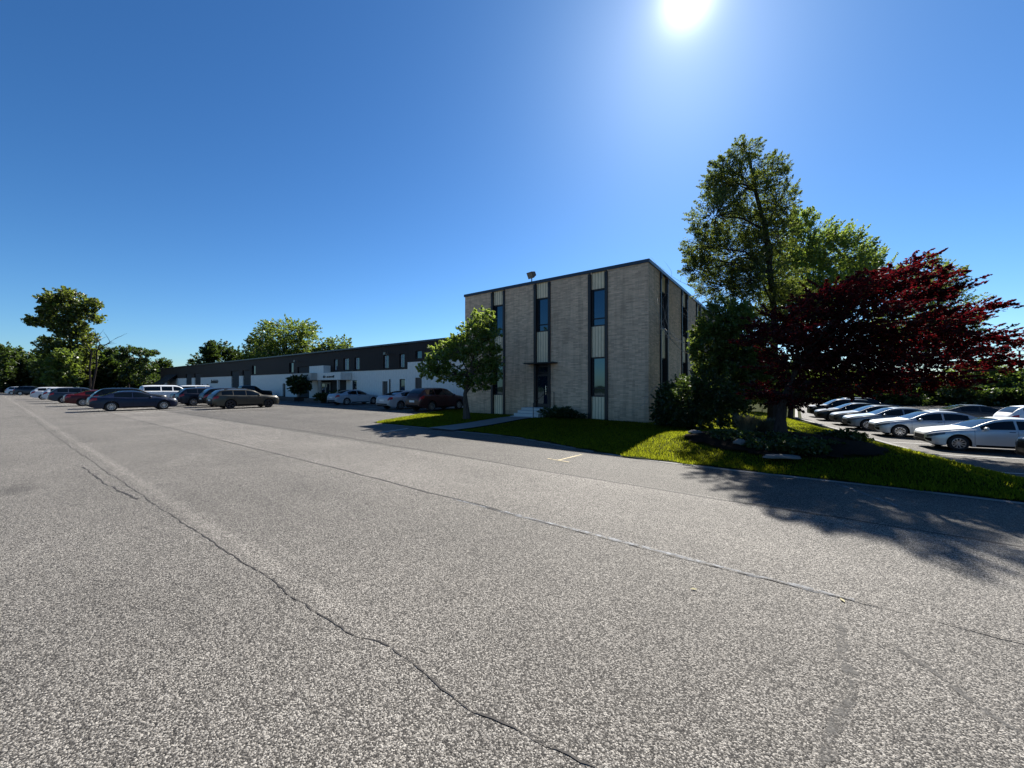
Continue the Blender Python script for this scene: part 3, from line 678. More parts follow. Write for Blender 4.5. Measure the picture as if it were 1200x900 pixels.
# bright green trees behind
b_ = gpt(926, 23)
tree('green_tree', 'bright yellow green tree behind the red tree and right of the tall trunk', b_, trunkpts(b_, (930, 430), (945, 360), (950, 310), d=23), .11,
     lob(23, (950, 290, 30, 30), (980, 300, 34, 26), (935, 330, 40, 34), (985, 335, 40, 30), (925, 300, 26, 24), (948, 258, 12, 14), (1008, 308, 26, 18), (985, 280, 16, 14), (930, 265, 16, 16), (1020, 330, 30, 22), (960, 360, 60, 30)),
     1050, 52, .14, M['leafD'], M['barkd'], dens_sp=.13, seed=23, aspect=.5, updir=(0, 0, .5))
b_ = gpt(1085, 58)
tree('green_tree', 'grey green tree whose top shows over the right side of the red tree', b_, trunkpts(b_, (1085, 430), (1090, 370), (1092, 320), d=58), .2,
     lob(58, (1078, 330, 34, 24), (1105, 330, 24, 22), (1108, 362, 34, 26), (1070, 370, 44, 30), (1122, 388, 26, 18), (1060, 400, 50, 26), (1098, 304, 10, 9), (1140, 372, 14, 8)),
     700, 42, .32, M['leafB'], M['barkd'], dens_sp=.28, seed=24, aspect=.4)
# red tree
b_ = gpt(914, 10.6)
tree('red_leaf_tree', 'wide crimson leaved tree standing in the mulch bed', b_, trunkpts(b_, (915, 492), (918, 470), (925, 450), (938, 425), d=10.6), .15,
     lob(10.5, (925, 378, 42, 20), (905, 396, 34, 14, -.3), (970, 352, 40, 20), (960, 388, 50, 24, .4), (1020, 334, 36, 18), (1005, 372, 54, 26, -.5), (1062, 342, 36, 20), (1052, 388, 54, 26, -.3), (1092, 348, 22, 12), (1100, 380, 34, 18),
         (985, 420, 60, 28), (930, 425, 46, 30, .3), (1045, 425, 54, 22, -.5), (1095, 415, 40, 18), (1132, 398, 28, 9), (1160, 404, 22, 6), (1150, 424, 30, 7), (1000, 452, 56, 18), (925, 462, 50, 18, .2), (1075, 448, 44, 14), (1052, 316, 18, 9), (1186, 410, 16, 5), (1100, 322, 14, 7), (1128, 366, 18, 8), (1190, 432, 20, 4), ry=1.15),
     1350, 66, .074, M['leafR'], M['barkd'], dens_sp=.046, seed=25, aspect=.62, updir=(.16, .11, .14), twig=.008, out_bias=1.1, limb_every=2, reach=(.75, 1.36))
# small tree in front of the brick block
b_ = gpt(547, 20.2)
tree('small_tree', 'small tree with bright green top in front of the brick office', b_, trunkpts(b_, (546, 474), (545, 462), (550, 440), (558, 405), d=20.2), .16,
     lob(20.2, (566, 374, 15, 12), (556, 390, 22, 18), (575, 396, 13, 18), (560, 420, 26, 22), (578, 430, 15, 20), (535, 408, 18, 16), (515, 420, 18, 18), (502, 434, 16, 11), (526, 440, 22, 13), (560, 448, 24, 12), (582, 410, 7, 6)),
     430, 36, .14, M['leafD'], M['bark'], dens_sp=.11, seed=26, aspect=.6)
# shrubs
def shrub(label, px, d, lobes_, n, mat=M['leafC'], ls=.1, seed=3, cat_='shrub', nm='shrub'):
    b_ = gpt(px, d)
    return tree(nm, label, b_, [b_, b_ + Vector((0, 0, .10 if cat_ == 'plant' else .3))], .03, lob(d, *lobes_), n, 34, ls, mat, M['barkd'], dens_sp=.06, seed=seed, cat_=cat_, twig=.006, aspect=.6)
shrub('large rounded dark shrub against the side wall of the brick office', 815, 15.8, [(808, 474, 32, 28), (828, 460, 36, 24, -.3), (850, 474, 28, 28), (820, 488, 40, 20)], 620, M['leafC'], .10, 31)
shrub('dark clipped shrub at the front corner of the brick office', 782, 17.2, [(778, 478, 16, 24), (796, 468, 24, 26), (790, 490, 26, 16)], 420, M['leafC'], .10, 32)
shrub('low spreading shrub beside the office entrance steps', 662, 20.5, [(652, 484, 22, 7), (672, 487, 16, 6)], 150, M['leafC'], .10, 33)
shrub('round clipped tree shrub in the warehouse planter', 350, 44, [(351, 452, 13, 11), (345, 446, 8, 6)], 210, M['leafC'], .22, 34)
shrub('low shrub under the warehouse entrance canopy', 385, 40.5, [(378, 466, 10, 5), (394, 464, 10, 7)], 120, M['leafC'], .2, 35)
shrub('low leafy plant in the mulch right of the red tree trunk', 965, 9.6, [(962, 524, 20, 9), (982, 528, 14, 7)], 130, M['leafC'], .07, 36, 'plant', 'leafy_plant')
shrub('low leafy plant spreading at the right end of the mulch bed', 1005, 9.8, [(1000, 530, 22, 8), (1018, 532, 14, 6)], 120, M['leafC'], .07, 37, 'plant', 'leafy_plant')
shrub('dark low plant between the ornamental grass and the flat stone', 892, 9.6, [(890, 524, 18, 8), (900, 527, 12, 6)], 110, M['leafC'], .07, 38, 'plant', 'leafy_plant')
shrub('dark low plant left of the ornamental grass in the mulch bed', 846, 11.4, [(846, 512, 18, 8), (834, 514, 12, 5)], 110, M['leafC'], .07, 39, 'plant', 'leafy_plant')
shrub('low dark plant filling the mulch just right of the flat stone', 935, 9.0, [(935, 524, 22, 8), (951, 525, 16, 6)], 130, M['leafC'], .07, 140, 'plant', 'leafy_plant')
shrub('low dark plant close in front of the red tree trunk', 905, 10.2, [(905, 516, 22, 8), (921, 516, 16, 6)], 130, M['leafC'], .07, 141, 'plant', 'leafy_plant')
shrub('low dark plant beside the small rounded stone', 860, 10.6, [(860, 513, 22, 8), (876, 514, 16, 6)], 130, M['leafC'], .07, 142, 'plant', 'leafy_plant')
shrub('low dark plant at the back right of the mulch bed', 985, 10.6, [(985, 513, 22, 8), (1001, 514, 16, 6)], 130, M['leafC'], .07, 143, 'plant', 'leafy_plant')
# ornamental grass tufts
for i, (px, d, h, lb) in enumerate(((876, 11.2, .7, 'tall pale ornamental grass clump left of the red tree trunk'), (898, 11.6, .55, 'ornamental grass clump close against the red tree trunk'))):
    b_ = gpt(px, d); n = 900; g = np.random.default_rng(40 + i)
    an = g.uniform(0, 6.28, n); rr0 = g.uniform(0, .22, n); ln2 = h * g.uniform(.6, 1.15, n); lean = g.uniform(.05, .55, n)
    p0 = np.stack([np.cos(an) * rr0, np.sin(an) * rr0, np.zeros(n)], 1); dirv = np.stack([np.cos(an) * lean, np.sin(an) * lean, np.ones(n)], 1)
    p1 = p0 + dirv * ln2[:, None] * .6; p2 = p1 + np.stack([np.cos(an) * lean * 1.8, np.sin(an) * lean * 1.8, .5 * np.ones(n)], 1) * ln2[:, None] * .4
    sd = np.stack([-np.sin(an), np.cos(an), np.zeros(n)], 1) * .006
    V = np.stack([p0 - sd, p0 + sd, p1 + sd * .8, p1 - sd * .8, p2], 1).reshape(-1, 3)
    Fc = [f for k in range(n) for f in ((5 * k, 5 * k + 1, 5 * k + 2, 5 * k + 3), (5 * k + 3, 5 * k + 2, 5 * k + 4))]
    o = MB().add(V.tolist(), Fc).build('ornamental_grass', M['straw']); o.location = b_; tag(o, lb, 'grass clump', 'ornamental grasses in the mulch bed')
# rocks in the bed
def rock(label, px, py, d, sx, sy, sz, seed):
    bm = bmesh.new(); bmesh.ops.create_icosphere(bm, subdivisions=3, radius=1); g = np.random.default_rng(seed)
    ph = g.uniform(0, 6, 9)
    for v in bm.verts:
        k = 1 + .13 * math.sin(v.co.x * 3 + ph[0]) * math.cos(v.co.y * 2.4 + ph[1]) + .09 * math.sin(v.co.z * 5 + v.co.x * 4 + ph[2])
        v.co = Vector((v.co.x * sx * k, v.co.y * sy * k, max(v.co.z, -.3) * sz * k))
    me = bpy.data.meshes.new('landscape_rock'); bm.to_mesh(me); bm.free(); me.shade_smooth(); p = at(px, HOR, d)
    o = link('landscape_rock', me, M['stone']); o.location = (p.x, p.y, Z(p.x, p.y) + .1); o.rotation_euler = (0, 0, .6); tag(o, label, 'rock', 'rocks edging the mulch bed')
rock('long flat grey stone at the front of the mulch bed', 917, 538, 8.7, .42, .17, .06, 1)
rock('small rounded grey stone in the mulch left of the flat stone', 868, 524, 9.9, .16, .13, .11, 2)
rock('pale stone at the left tip of the mulch bed beside sunlit grass', 815, 518, 11.9, .2, .15, .08, 3)

# trees far off: crown of random lobes reaching down to the brush
def far_tree(name, label, px, top, wpx, d, mat, seed, low=455, n=260, per=34, ls=.5, nl=8, group=None, up=.35, fat=1.0):
    g = np.random.default_rng(seed); rows = []; h = low - top
    for k in range(nl):
        f = (k + .5) / nl; wd = wpx * .5 * (math.sin(math.pi * min(.62, .16 + f * .8)) ** .7)
        rows.append((px + g.uniform(-.6, .6) * wd, low - h * (.08 + .84 * f), wd * g.uniform(.42, .7) * fat, h * .17 * g.uniform(.8, 1.3) * fat, g.uniform(-2, 2)))
    b_ = gpt(px, d); 
    return tree(name, label, b_, trunkpts(b_, (px, low - h * .2), (px + wpx * .03, low - h * .5), (px, low - h * .8), d=d), .012 * h * d / F + .1, lob(d, *rows), n, per, ls, mat, M['barkd'],
                dens_sp=ls * .8, seed=seed, group=group, twig=.03, limb_every=6, updir=(0, 0, up), aspect=.6)
b_ = gpt(82, 92)
tree('big_tree', 'tall broad crowned tree standing alone above the left tree line', b_, trunkpts(b_, (83, 440), (83, 415), (82, 390), (80, 365), d=92), .55,
     lob(92, (62, 352, 13, 10), (84, 348, 14, 9), (104, 357, 10, 9), (73, 366, 18, 12), (96, 371, 16, 11), (50, 376, 13, 9), (37, 377, 6, 4), (112, 375, 7, 5), (80, 386, 18, 12), (60, 404, 13, 7), (92, 400, 16, 11), (74, 416, 19, 13), (102, 413, 12, 9), (78, 436, 26, 17), (54, 366, 10, 7)),
     760, 36, .55, M['leafA'], M['barkd'], dens_sp=.40, seed=50, twig=.05, limb_every=4, aspect=.65, reach=(.8, 1.3), updir=(0, 0, .3))
G1 = 'trees along the far left edge of the lot'
FT = [('dark pointed tree at the far left edge of the picture', 2, 408, 34, 104, 'leafC'), ('dark rounded tree second from the left edge of the tree line', 24, 420, 40, 108, 'leafC'), ('low dark tree left of the tall broad tree', 46, 417, 40, 110, 'leafC'),
      ('bright green low tree under the tall broad tree', 76, 416, 38, 86, 'leafB'), ('mid green bushy tree right below the tall broad tree', 96, 420, 34, 98, 'leafC'), ('low leafy brush tree filling the gap left under the tall broad tree', 60, 424, 34, 100, 'leafC'),
      ('rounded green tree between the bare snag and the thin tree', 130, 412, 36, 100, 'leafC'), ('low bushy tree behind the bare snag', 114, 424, 30, 104, 'leafC'), ('low green tree beside the end of the long building', 168, 428, 34, 102, 'leafC'), ('low dark brush tree under the thin open tree', 150, 430, 34, 108, 'leafC'), ('small green tree touching the left end of the long building', 188, 424, 26, 132, 'leafC'),
      ('broad dark tree behind the left row of trees', 36, 424, 60, 122, 'leafC'), ('broad dark tree behind the bare snag and the thin trees', 128, 426, 70, 124, 'leafC')]
for i, (lb, px, top, wpx, d, mt) in enumerate(FT): far_tree('tree', lb, px, top, wpx, d, M[mt], 60 + i, n=300, per=38, ls=.6, group=G1, low=462, fat=1.25)
for i, (lb, px, top, wpx) in enumerate((('thin open tree with airy top left of the long building', 151, 404, 22), ('thin airy tree with a flat top nearest the long building', 170, 408, 28))):
    d = 94; b_ = gpt(px, d); 
    tree('thin_tree', lb, b_, trunkpts(b_, (px, 440), (px + 1, 420), (px, 408), d=d), .16, lob(d, (px, top + 6, wpx * .5, 4), (px - 4, top + 16, wpx * .4, 4), (px + 5, top + 25, wpx * .4, 6), (px, top + 38, wpx * .45, 7)), 120, 26, .5, M['leafC'], M['barkd'], dens_sp=.35, seed=75 + i, twig=.03, aspect=.6, group=G1)
# leafless snag
bb = gpt(106, 80); sn = thing('bare_snag', 'leafless forked snag right of the tall broad tree', 'tree', tuple(bb)); mb = MB(); gg = np.random.default_rng(9)
mb.tube([Vector((0, 0, 0)), at(105, 430, 80) - bb, at(107, 412, 80) - bb], [.2, .17, .13], 6)
mb.tube([Vector((.8, 0, 0)), at(113, 430, 80) - bb, at(113, 412, 80) - bb, at(117, 404, 80) - bb], [.2, .16, .12, .08], 6)
for p0, p1 in (((107, 412), (98, 398)), ((113, 412), (130, 396)), ((113, 415), (108, 394)), ((117, 404), (128, 406)), ((117, 404), (116, 392))):
    a0 = at(*p0, 80) - bb; a1 = at(*p1, 80) - bb; branch(a0, a1 - a0, (a1 - a0).length, .1, 1)
mb.build('trunk', M['barkd'], sn, smooth=True)
G2 = 'trees behind the long building roof'
for i, (lb, px, top, wpx, d, mt) in enumerate([('largest rounded tree showing over the long building roof', 334, 380, 88, 118, 'leafB'), ('narrow tree showing leftmost over the long building roof', 238, 403, 40, 128, 'leafC'), ('feathery tree showing over the roof between two others', 268, 404, 46, 132, 'leafC'),
                                               ('low rounded tree showing rightmost over the long building roof', 390, 397, 52, 125, 'leafB'), ('dark tree just left of the largest tree behind the roof', 300, 396, 40, 130, 'leafC'), ('low bright tree crown filling the gap right of the largest tree', 368, 405, 34, 122, 'leafB')]):
    far_tree('tree', lb, px, top, wpx, d, M[mt], 80 + i, n=620 if wpx > 80 else 320, ls=.62, low=456, nl=13 if wpx > 80 else 9, group=G2, up=.15, fat=1.2)
G3 = 'trees beyond the lower car park'
for i, (lb, px, top, wpx, d, mt) in enumerate([('green tree beyond the parked cars just right of the red tree trunk', 975, 436, 70, 64, 'leafB'), ('leafy tree beyond the silver cars under the red crown', 1030, 438, 76, 62, 'leafC'), ('dark leafy tree beyond the second silver car', 1085, 446, 76, 60, 'leafC'),
                                               ('bright leafy tree right beyond the lot below the red branch tips', 1150, 426, 70, 58, 'leafB'), ('leafy tree at the right edge behind the parked cars', 1205, 436, 76, 56, 'leafC'), ('low dark tree between the two bright trees beyond the lot', 1118, 450, 60, 54, 'leafC'), ('dark tree far behind the brick office side wall', 935, 430, 70, 72, 'leafC'),
                                               ('wide low dark tree behind the white suv in the far row', 1178, 452, 70, 54, 'leafC'), ('wide low dark tree behind the far row of dark cars', 1055, 455, 80, 58, 'leafC'), ('low dark tree at the end of the kerb row', 1000, 456, 70, 60, 'leafC')]):
    far_tree('tree', lb, px, top, wpx, d, M[mt], 95 + i, n=340, per=36, ls=.40, low=486, nl=9, group=G3, fat=1.2)
for lb, px, d, sd in (('added dark shrub shading the ground by the office side wall behind the tall tree', 893, 27, 121), ('second added dark shrub shading the ground by the office side wall further back', 912, 35, 122), ('added dark shrub shading the ground at the kerb between the tall tree trunk and the black cars', 925, 30, 123)):  # shrubs added along the side wall to shade the ground there
    k_ = 447 / d
    shrub(lb, px, d, [(px, 452 + k_ * .2, k_ * 1.3, k_ * 1.5), (px - k_ * .5, 452 - k_ * 1.2, k_ * 1.0, k_ * 1.3), (px + k_ * .6, 452 + k_ * .5, k_ * 1.1, k_ * 1.2)], 300, M['leafC'], .16, sd)
# utility pole with wires
b_ = gpt(1195, 62); up = thing('utility_pole', 'thin wooden utility pole right behind the red branch tips', 'utility pole', tuple(b_)); ht = EYE + (452 - 411) * 62 / F - b_.z
MB().tube([(0, 0, 0), (0, 0, ht)], [.17, .11], 8).box(-1.1, 1.1, -.05, .05, ht - .7, ht - .58).build('pole', M['wood'], up)
wr = MB()
for k, dz in enumerate((0, -.75, -1.6)):
    a0 = Vector((-.9 + .9 * k, 0, ht - .55 + dz)); a1 = a0 - RIGHT * 34 + FWD * 10 + Vector((0, 0, 1.0)); pts = [a0.lerp(a1, t / 8) - Vector((0, 0, 1.2 * math.sin(math.pi * t / 8))) for t in range(9)]
    wr.tube(pts, .03, 4)
wr.build('wire', M['wire'], up)

# grass blades on the lawn
n = 420000; g = np.random.default_rng(99)
gx = g.uniform(-22, 8, n); gy = 9.5 + (g.random(n) ** 1.6) * 22
kp = lawn_keep(gx, gy + .10 * np.sin(gx * 2.3) * np.sin(gx * 5.9 + 1) - np.abs(g.normal(0, .04, n))) & (((gx + .5) / 2.2) ** 2 + ((gy - 12.7) / 1.9) ** 2 > 1.05) & ~((gx > -12.7) & (gx < -10.9) & (gy < 17.5))
gx, gy = gx[kp], gy[kp]; n = len(gx); gz = zg(gx, gy) + .025
hh = g.uniform(.03, .08, n); an = g.uniform(0, 6.283, n); ln_ = g.uniform(.15, .8, n); wd = g.uniform(.006, .012, n)
p0 = np.stack([gx, gy, gz], 1); sd = np.stack([np.cos(an), np.sin(an), 0 * an], 1) * wd[:, None]
tipd = np.stack([-np.sin(an) * ln_, np.cos(an) * ln_, np.ones(n)], 1) * hh[:, None]
V = np.stack([p0 - sd, p0 + sd, p0 + tipd], 1)
me = bpy.data.meshes.new('grass'); me.vertices.add(n * 3); me.vertices.foreach_set('co', V.ravel()); me.loops.add(n * 3); me.loops.foreach_set('vertex_index', np.arange(n * 3, dtype=np.int32))
me.polygons.add(n); me.polygons.foreach_set('loop_start', np.arange(0, n * 3, 3, dtype=np.int32)); me.polygons.foreach_set('loop_total', np.full(n, 3, dtype=np.int32)); me.update(calc_edges=True)
tag(link('grass', me, M['grass']), 'mown bright green grass on the lawn round the office', 'grass', kind='stuff')

# ------------------------------------------------------------------ cars
CARS = {
 'sedan': dict(L=4.85, W=1.86, wr=.335, wb=(.93, 3.78), top=[(0, .66), (.05, .74), (.25, .83), (.8, .92), (1.3, 1.0), (1.75, 1.22), (2.2, 1.41), (2.6, 1.47), (3.05, 1.465), (3.5, 1.39), (3.95, 1.22), (4.3, 1.10), (4.7, 1.06), (4.8, .98), (4.85, .85)],
      belt=[(0, .60), (.1, .70), (.4, .79), (1.3, .93), (2.6, .95), (4.0, 1.02), (4.7, 1.0), (4.85, .82)], glass=(1.32, 2.25, 3.25, 4.27), sides=[(1.62, 2.62), (2.70, 3.62)], tail=(.74, .95)),
 'suv': dict(L=4.65, W=1.87, wr=.36, wb=(.92, 3.62), top=[(0, .78), (.05, .92), (.25, 1.0), (.8, 1.08), (1.15, 1.13), (1.55, 1.38), (1.95, 1.60), (2.4, 1.67), (3.3, 1.67), (3.95, 1.62), (4.25, 1.45), (4.5, 1.18), (4.6, 1.05), (4.65, .85)],
      belt=[(0, .74), (.1, .86), (.4, .96), (1.2, 1.06), (2.6, 1.09), (4.2, 1.16), (4.55, 1.05), (4.65, .82)], glass=(1.18, 2.0, 3.98, 4.48), sides=[(1.42, 2.35), (2.43, 3.25), (3.33, 4.05)], tail=(.85, 1.15)),
 'wagon': dict(L=4.85, W=1.86, wr=.36, wb=(.95, 3.70), top=[(0, .74), (.05, .86), (.25, .95), (.8, 1.02), (1.3, 1.08), (1.75, 1.34), (2.15, 1.52), (2.6, 1.58), (3.5, 1.58), (4.2, 1.52), (4.5, 1.32), (4.72, 1.08), (4.8, .98), (4.85, .85)],
      belt=[(0, .70), (.1, .80), (.4, .9), (1.3, 1.0), (2.6, 1.03), (4.3, 1.1), (4.75, 1.0), (4.85, .8)], glass=(1.33, 2.2, 4.22, 4.70), sides=[(1.62, 2.55), (2.63, 3.45), (3.53, 4.25)], tail=(.82, 1.1)),
 'van': dict(L=5.55, W=2.0, wr=.38, wb=(1.0, 4.25), top=[(0, .85), (.05, 1.0), (.3, 1.09), (.9, 1.16), (1.2, 1.22), (1.6, 1.58), (1.95, 1.84), (2.4, 1.91), (4.0, 1.92), (5.2, 1.86), (5.4, 1.6), (5.5, 1.2), (5.55, .9)],
      belt=[(0, .8), (.1, .92), (.4, 1.02), (1.2, 1.12), (2.6, 1.15), (5.2, 1.17), (5.5, 1.05), (5.55, .85)], glass=(1.23, 2.0, 5.2, 5.47), sides=[(1.45, 2.5), (2.6, 3.6), (3.7, 5.15)], tail=(.95, 1.5)),
 'pickup': dict(L=5.75, W=2.0, wr=.39, wb=(1.0, 4.55), top=[(0, .95), (.05, 1.08), (.3, 1.17), (1.0, 1.22), (1.35, 1.27), (1.75, 1.62), (2.1, 1.84), (2.5, 1.88), (3.4, 1.87), (3.62, 1.75), (3.75, 1.22), (3.8, 1.19), (5.6, 1.2), (5.7, 1.15), (5.75, .9)],
      belt=[(0, .9), (.1, 1.0), (.4, 1.08), (1.3, 1.15), (3.6, 1.17), (3.8, 1.15), (5.6, 1.16), (5.75, .85)], glass=(1.38, 2.15, 3.50, 3.73), sides=[(1.6, 2.55), (2.63, 3.45)], tail=(.85, 1.1)),
}
def interp(tb, s):
    xs_ = [a for a, _ in tb]; ys_ = [b for _, b in tb]; n = len(xs_)
    if s <= xs_[0]: return ys_[0]
    if s >= xs_[-1]: return ys_[-1]
    i = max(k for k in range(n) if xs_[k] <= s); i = min(i, n - 2)
    h = xs_[i + 1] - xs_[i]; t = (s - xs_[i]) / h
    def sl(k):
        if k == 0 or k == n - 1: return 0 if n < 3 else ((ys_[1] - ys_[0]) / (xs_[1] - xs_[0]) if k == 0 else (ys_[-1] - ys_[-2]) / (xs_[-1] - xs_[-2]))
        d0 = (ys_[k] - ys_[k - 1]) / (xs_[k] - xs_[k - 1]); d1 = (ys_[k + 1] - ys_[k]) / (xs_[k + 1] - xs_[k])
        return 0 if d0 * d1 <= 0 else 2 * d0 * d1 / (d0 + d1)
    m0, m1 = sl(i) * h, sl(i + 1) * h
    return (2 * t**3 - 3 * t**2 + 1) * ys_[i] + (t**3 - 2 * t**2 + t) * m0 + (-2 * t**3 + 3 * t**2) * ys_[i + 1] + (t**3 - t**2) * m1

def car_section(C, s):
    Lc, hw = C['L'], C['W'] / 2
    pw = [(0, .50), (.03, .64), (.09, .765), (.22, .865), (.42, .925), (.75, .975), (1.15, 1.0), (Lc - 1.0, 1.0), (Lc - .4, .955), (Lc - .12, .88), (Lc, .78)]
    wv = hw * interp(pw, s); top = interp(C['top'], s); belt = min(interp(C['belt'], s), top - .015)
    low = interp([(0, .40), (.04, .33), (.12, .27), (.3, .23), (.8, .21), (Lc - .8, .22), (Lc - .25, .27), (Lc, .38)], s) + (C['wr'] - .335) * 1.2
    Ra = C['wr'] + .055; arch = 0
    for wc in C['wb']:
        if abs(s - wc) < Ra: arch = C['wr'] + math.sqrt(max(0, Ra**2 - (s - wc)**2))
    zb = max(low, arch) if arch else low
    zb = min(zb, belt - .12)
    g = min(1, max(0, (top - belt) / .40)); g = g * g * (3 - 2 * g)
    wt = wv * (.86 - .16 * g); te = belt + (top - belt) * (.80 + .10 * g)
    mid = zb + (belt - zb) * .45
    flare = .012 if arch else 0
    return [(0, zb), (wv - .22, zb), (wv - .02 + flare, zb), (wv + flare, zb + .02), (wv + .004, mid), (wv * .995, belt - .09), (wv * .965, belt - .015), (wv * .94, belt), (wt + .012, te - .03), (wt - .02, te + .01), (wt * .72, te + (top - te) * .7), (wt * .36, te + (top - te) * .94), (0, top)]
def sec_pt(C, s, v):
    P_ = car_section(C, s); i = min(int(v), len(P_) - 2); f = v - i
    return Vector((C['L'] / 2 - s, P_[i][0] * (1 - f) + P_[i + 1][0] * f, P_[i][1] * (1 - f) + P_[i + 1][1] * f))
def patch(C, ss, vf, nv=5, off=.007, sgn=1, mirror=False):
    """patch of the car's skin lifted off along its normal; vf(s)->(v0,v1)"""
    mb = MB(); G = []
    for s in ss:
        v0, v1 = vf(s); row = []
        for k in range(nv + 1):
            v = v0 + (v1 - v0) * k / nv; p_ = sec_pt(C, s, v); e = .012
            du = sec_pt(C, min(s + e, C['L'] - .001), v) - sec_pt(C, max(s - e, .001), v); dv = sec_pt(C, s, min(v + .03, 11.999)) - sec_pt(C, s, max(v - .03, 0))
            nn = du.cross(dv); nn = nn.normalized() if nn.length > 1e-9 else Vector((0, 0, 1))
            c0 = Vector((p_.x, 0, .7)); 
            if nn.dot(p_ - c0) < 0: nn = -nn
            row.append(p_ + nn * off)
        if mirror: row = row + [Vector((q.x, -q.y, q.z)) for q in row[-2::-1]]
        if sgn < 0: row = [Vector((q.x, -q.y, q.z)) for q in row]
        G.append(row)
    m_ = len(G[0]); vs = [p_ for r in G for p_ in r]; fs = []
    for i in range(len(G) - 1):
        for k in range(m_ - 1): fs.append((i * m_ + k, i * m_ + k + 1, (i + 1) * m_ + k + 1, (i + 1) * m_ + k))
    return mb.add(vs, fs)
def lathe(prof, n=28):
    """profile (radius, y) revolved about the y axis"""
    vs = []; fs = []; m_ = len(prof)
    for k in range(n):
        a = 2 * math.pi * k / n
        for r, y in prof: vs.append((r * math.cos(a), y, r * math.sin(a)))
    for k in range(n):
        for j in range(m_ - 1): a, b = k * m_ + j, ((k + 1) % n) * m_ + j; fs.append((a, a + 1, b + 1, b))
    return vs, fs
def lin(a, b, n): return [a + (b - a) * i / (n - 1) for i in range(n)]

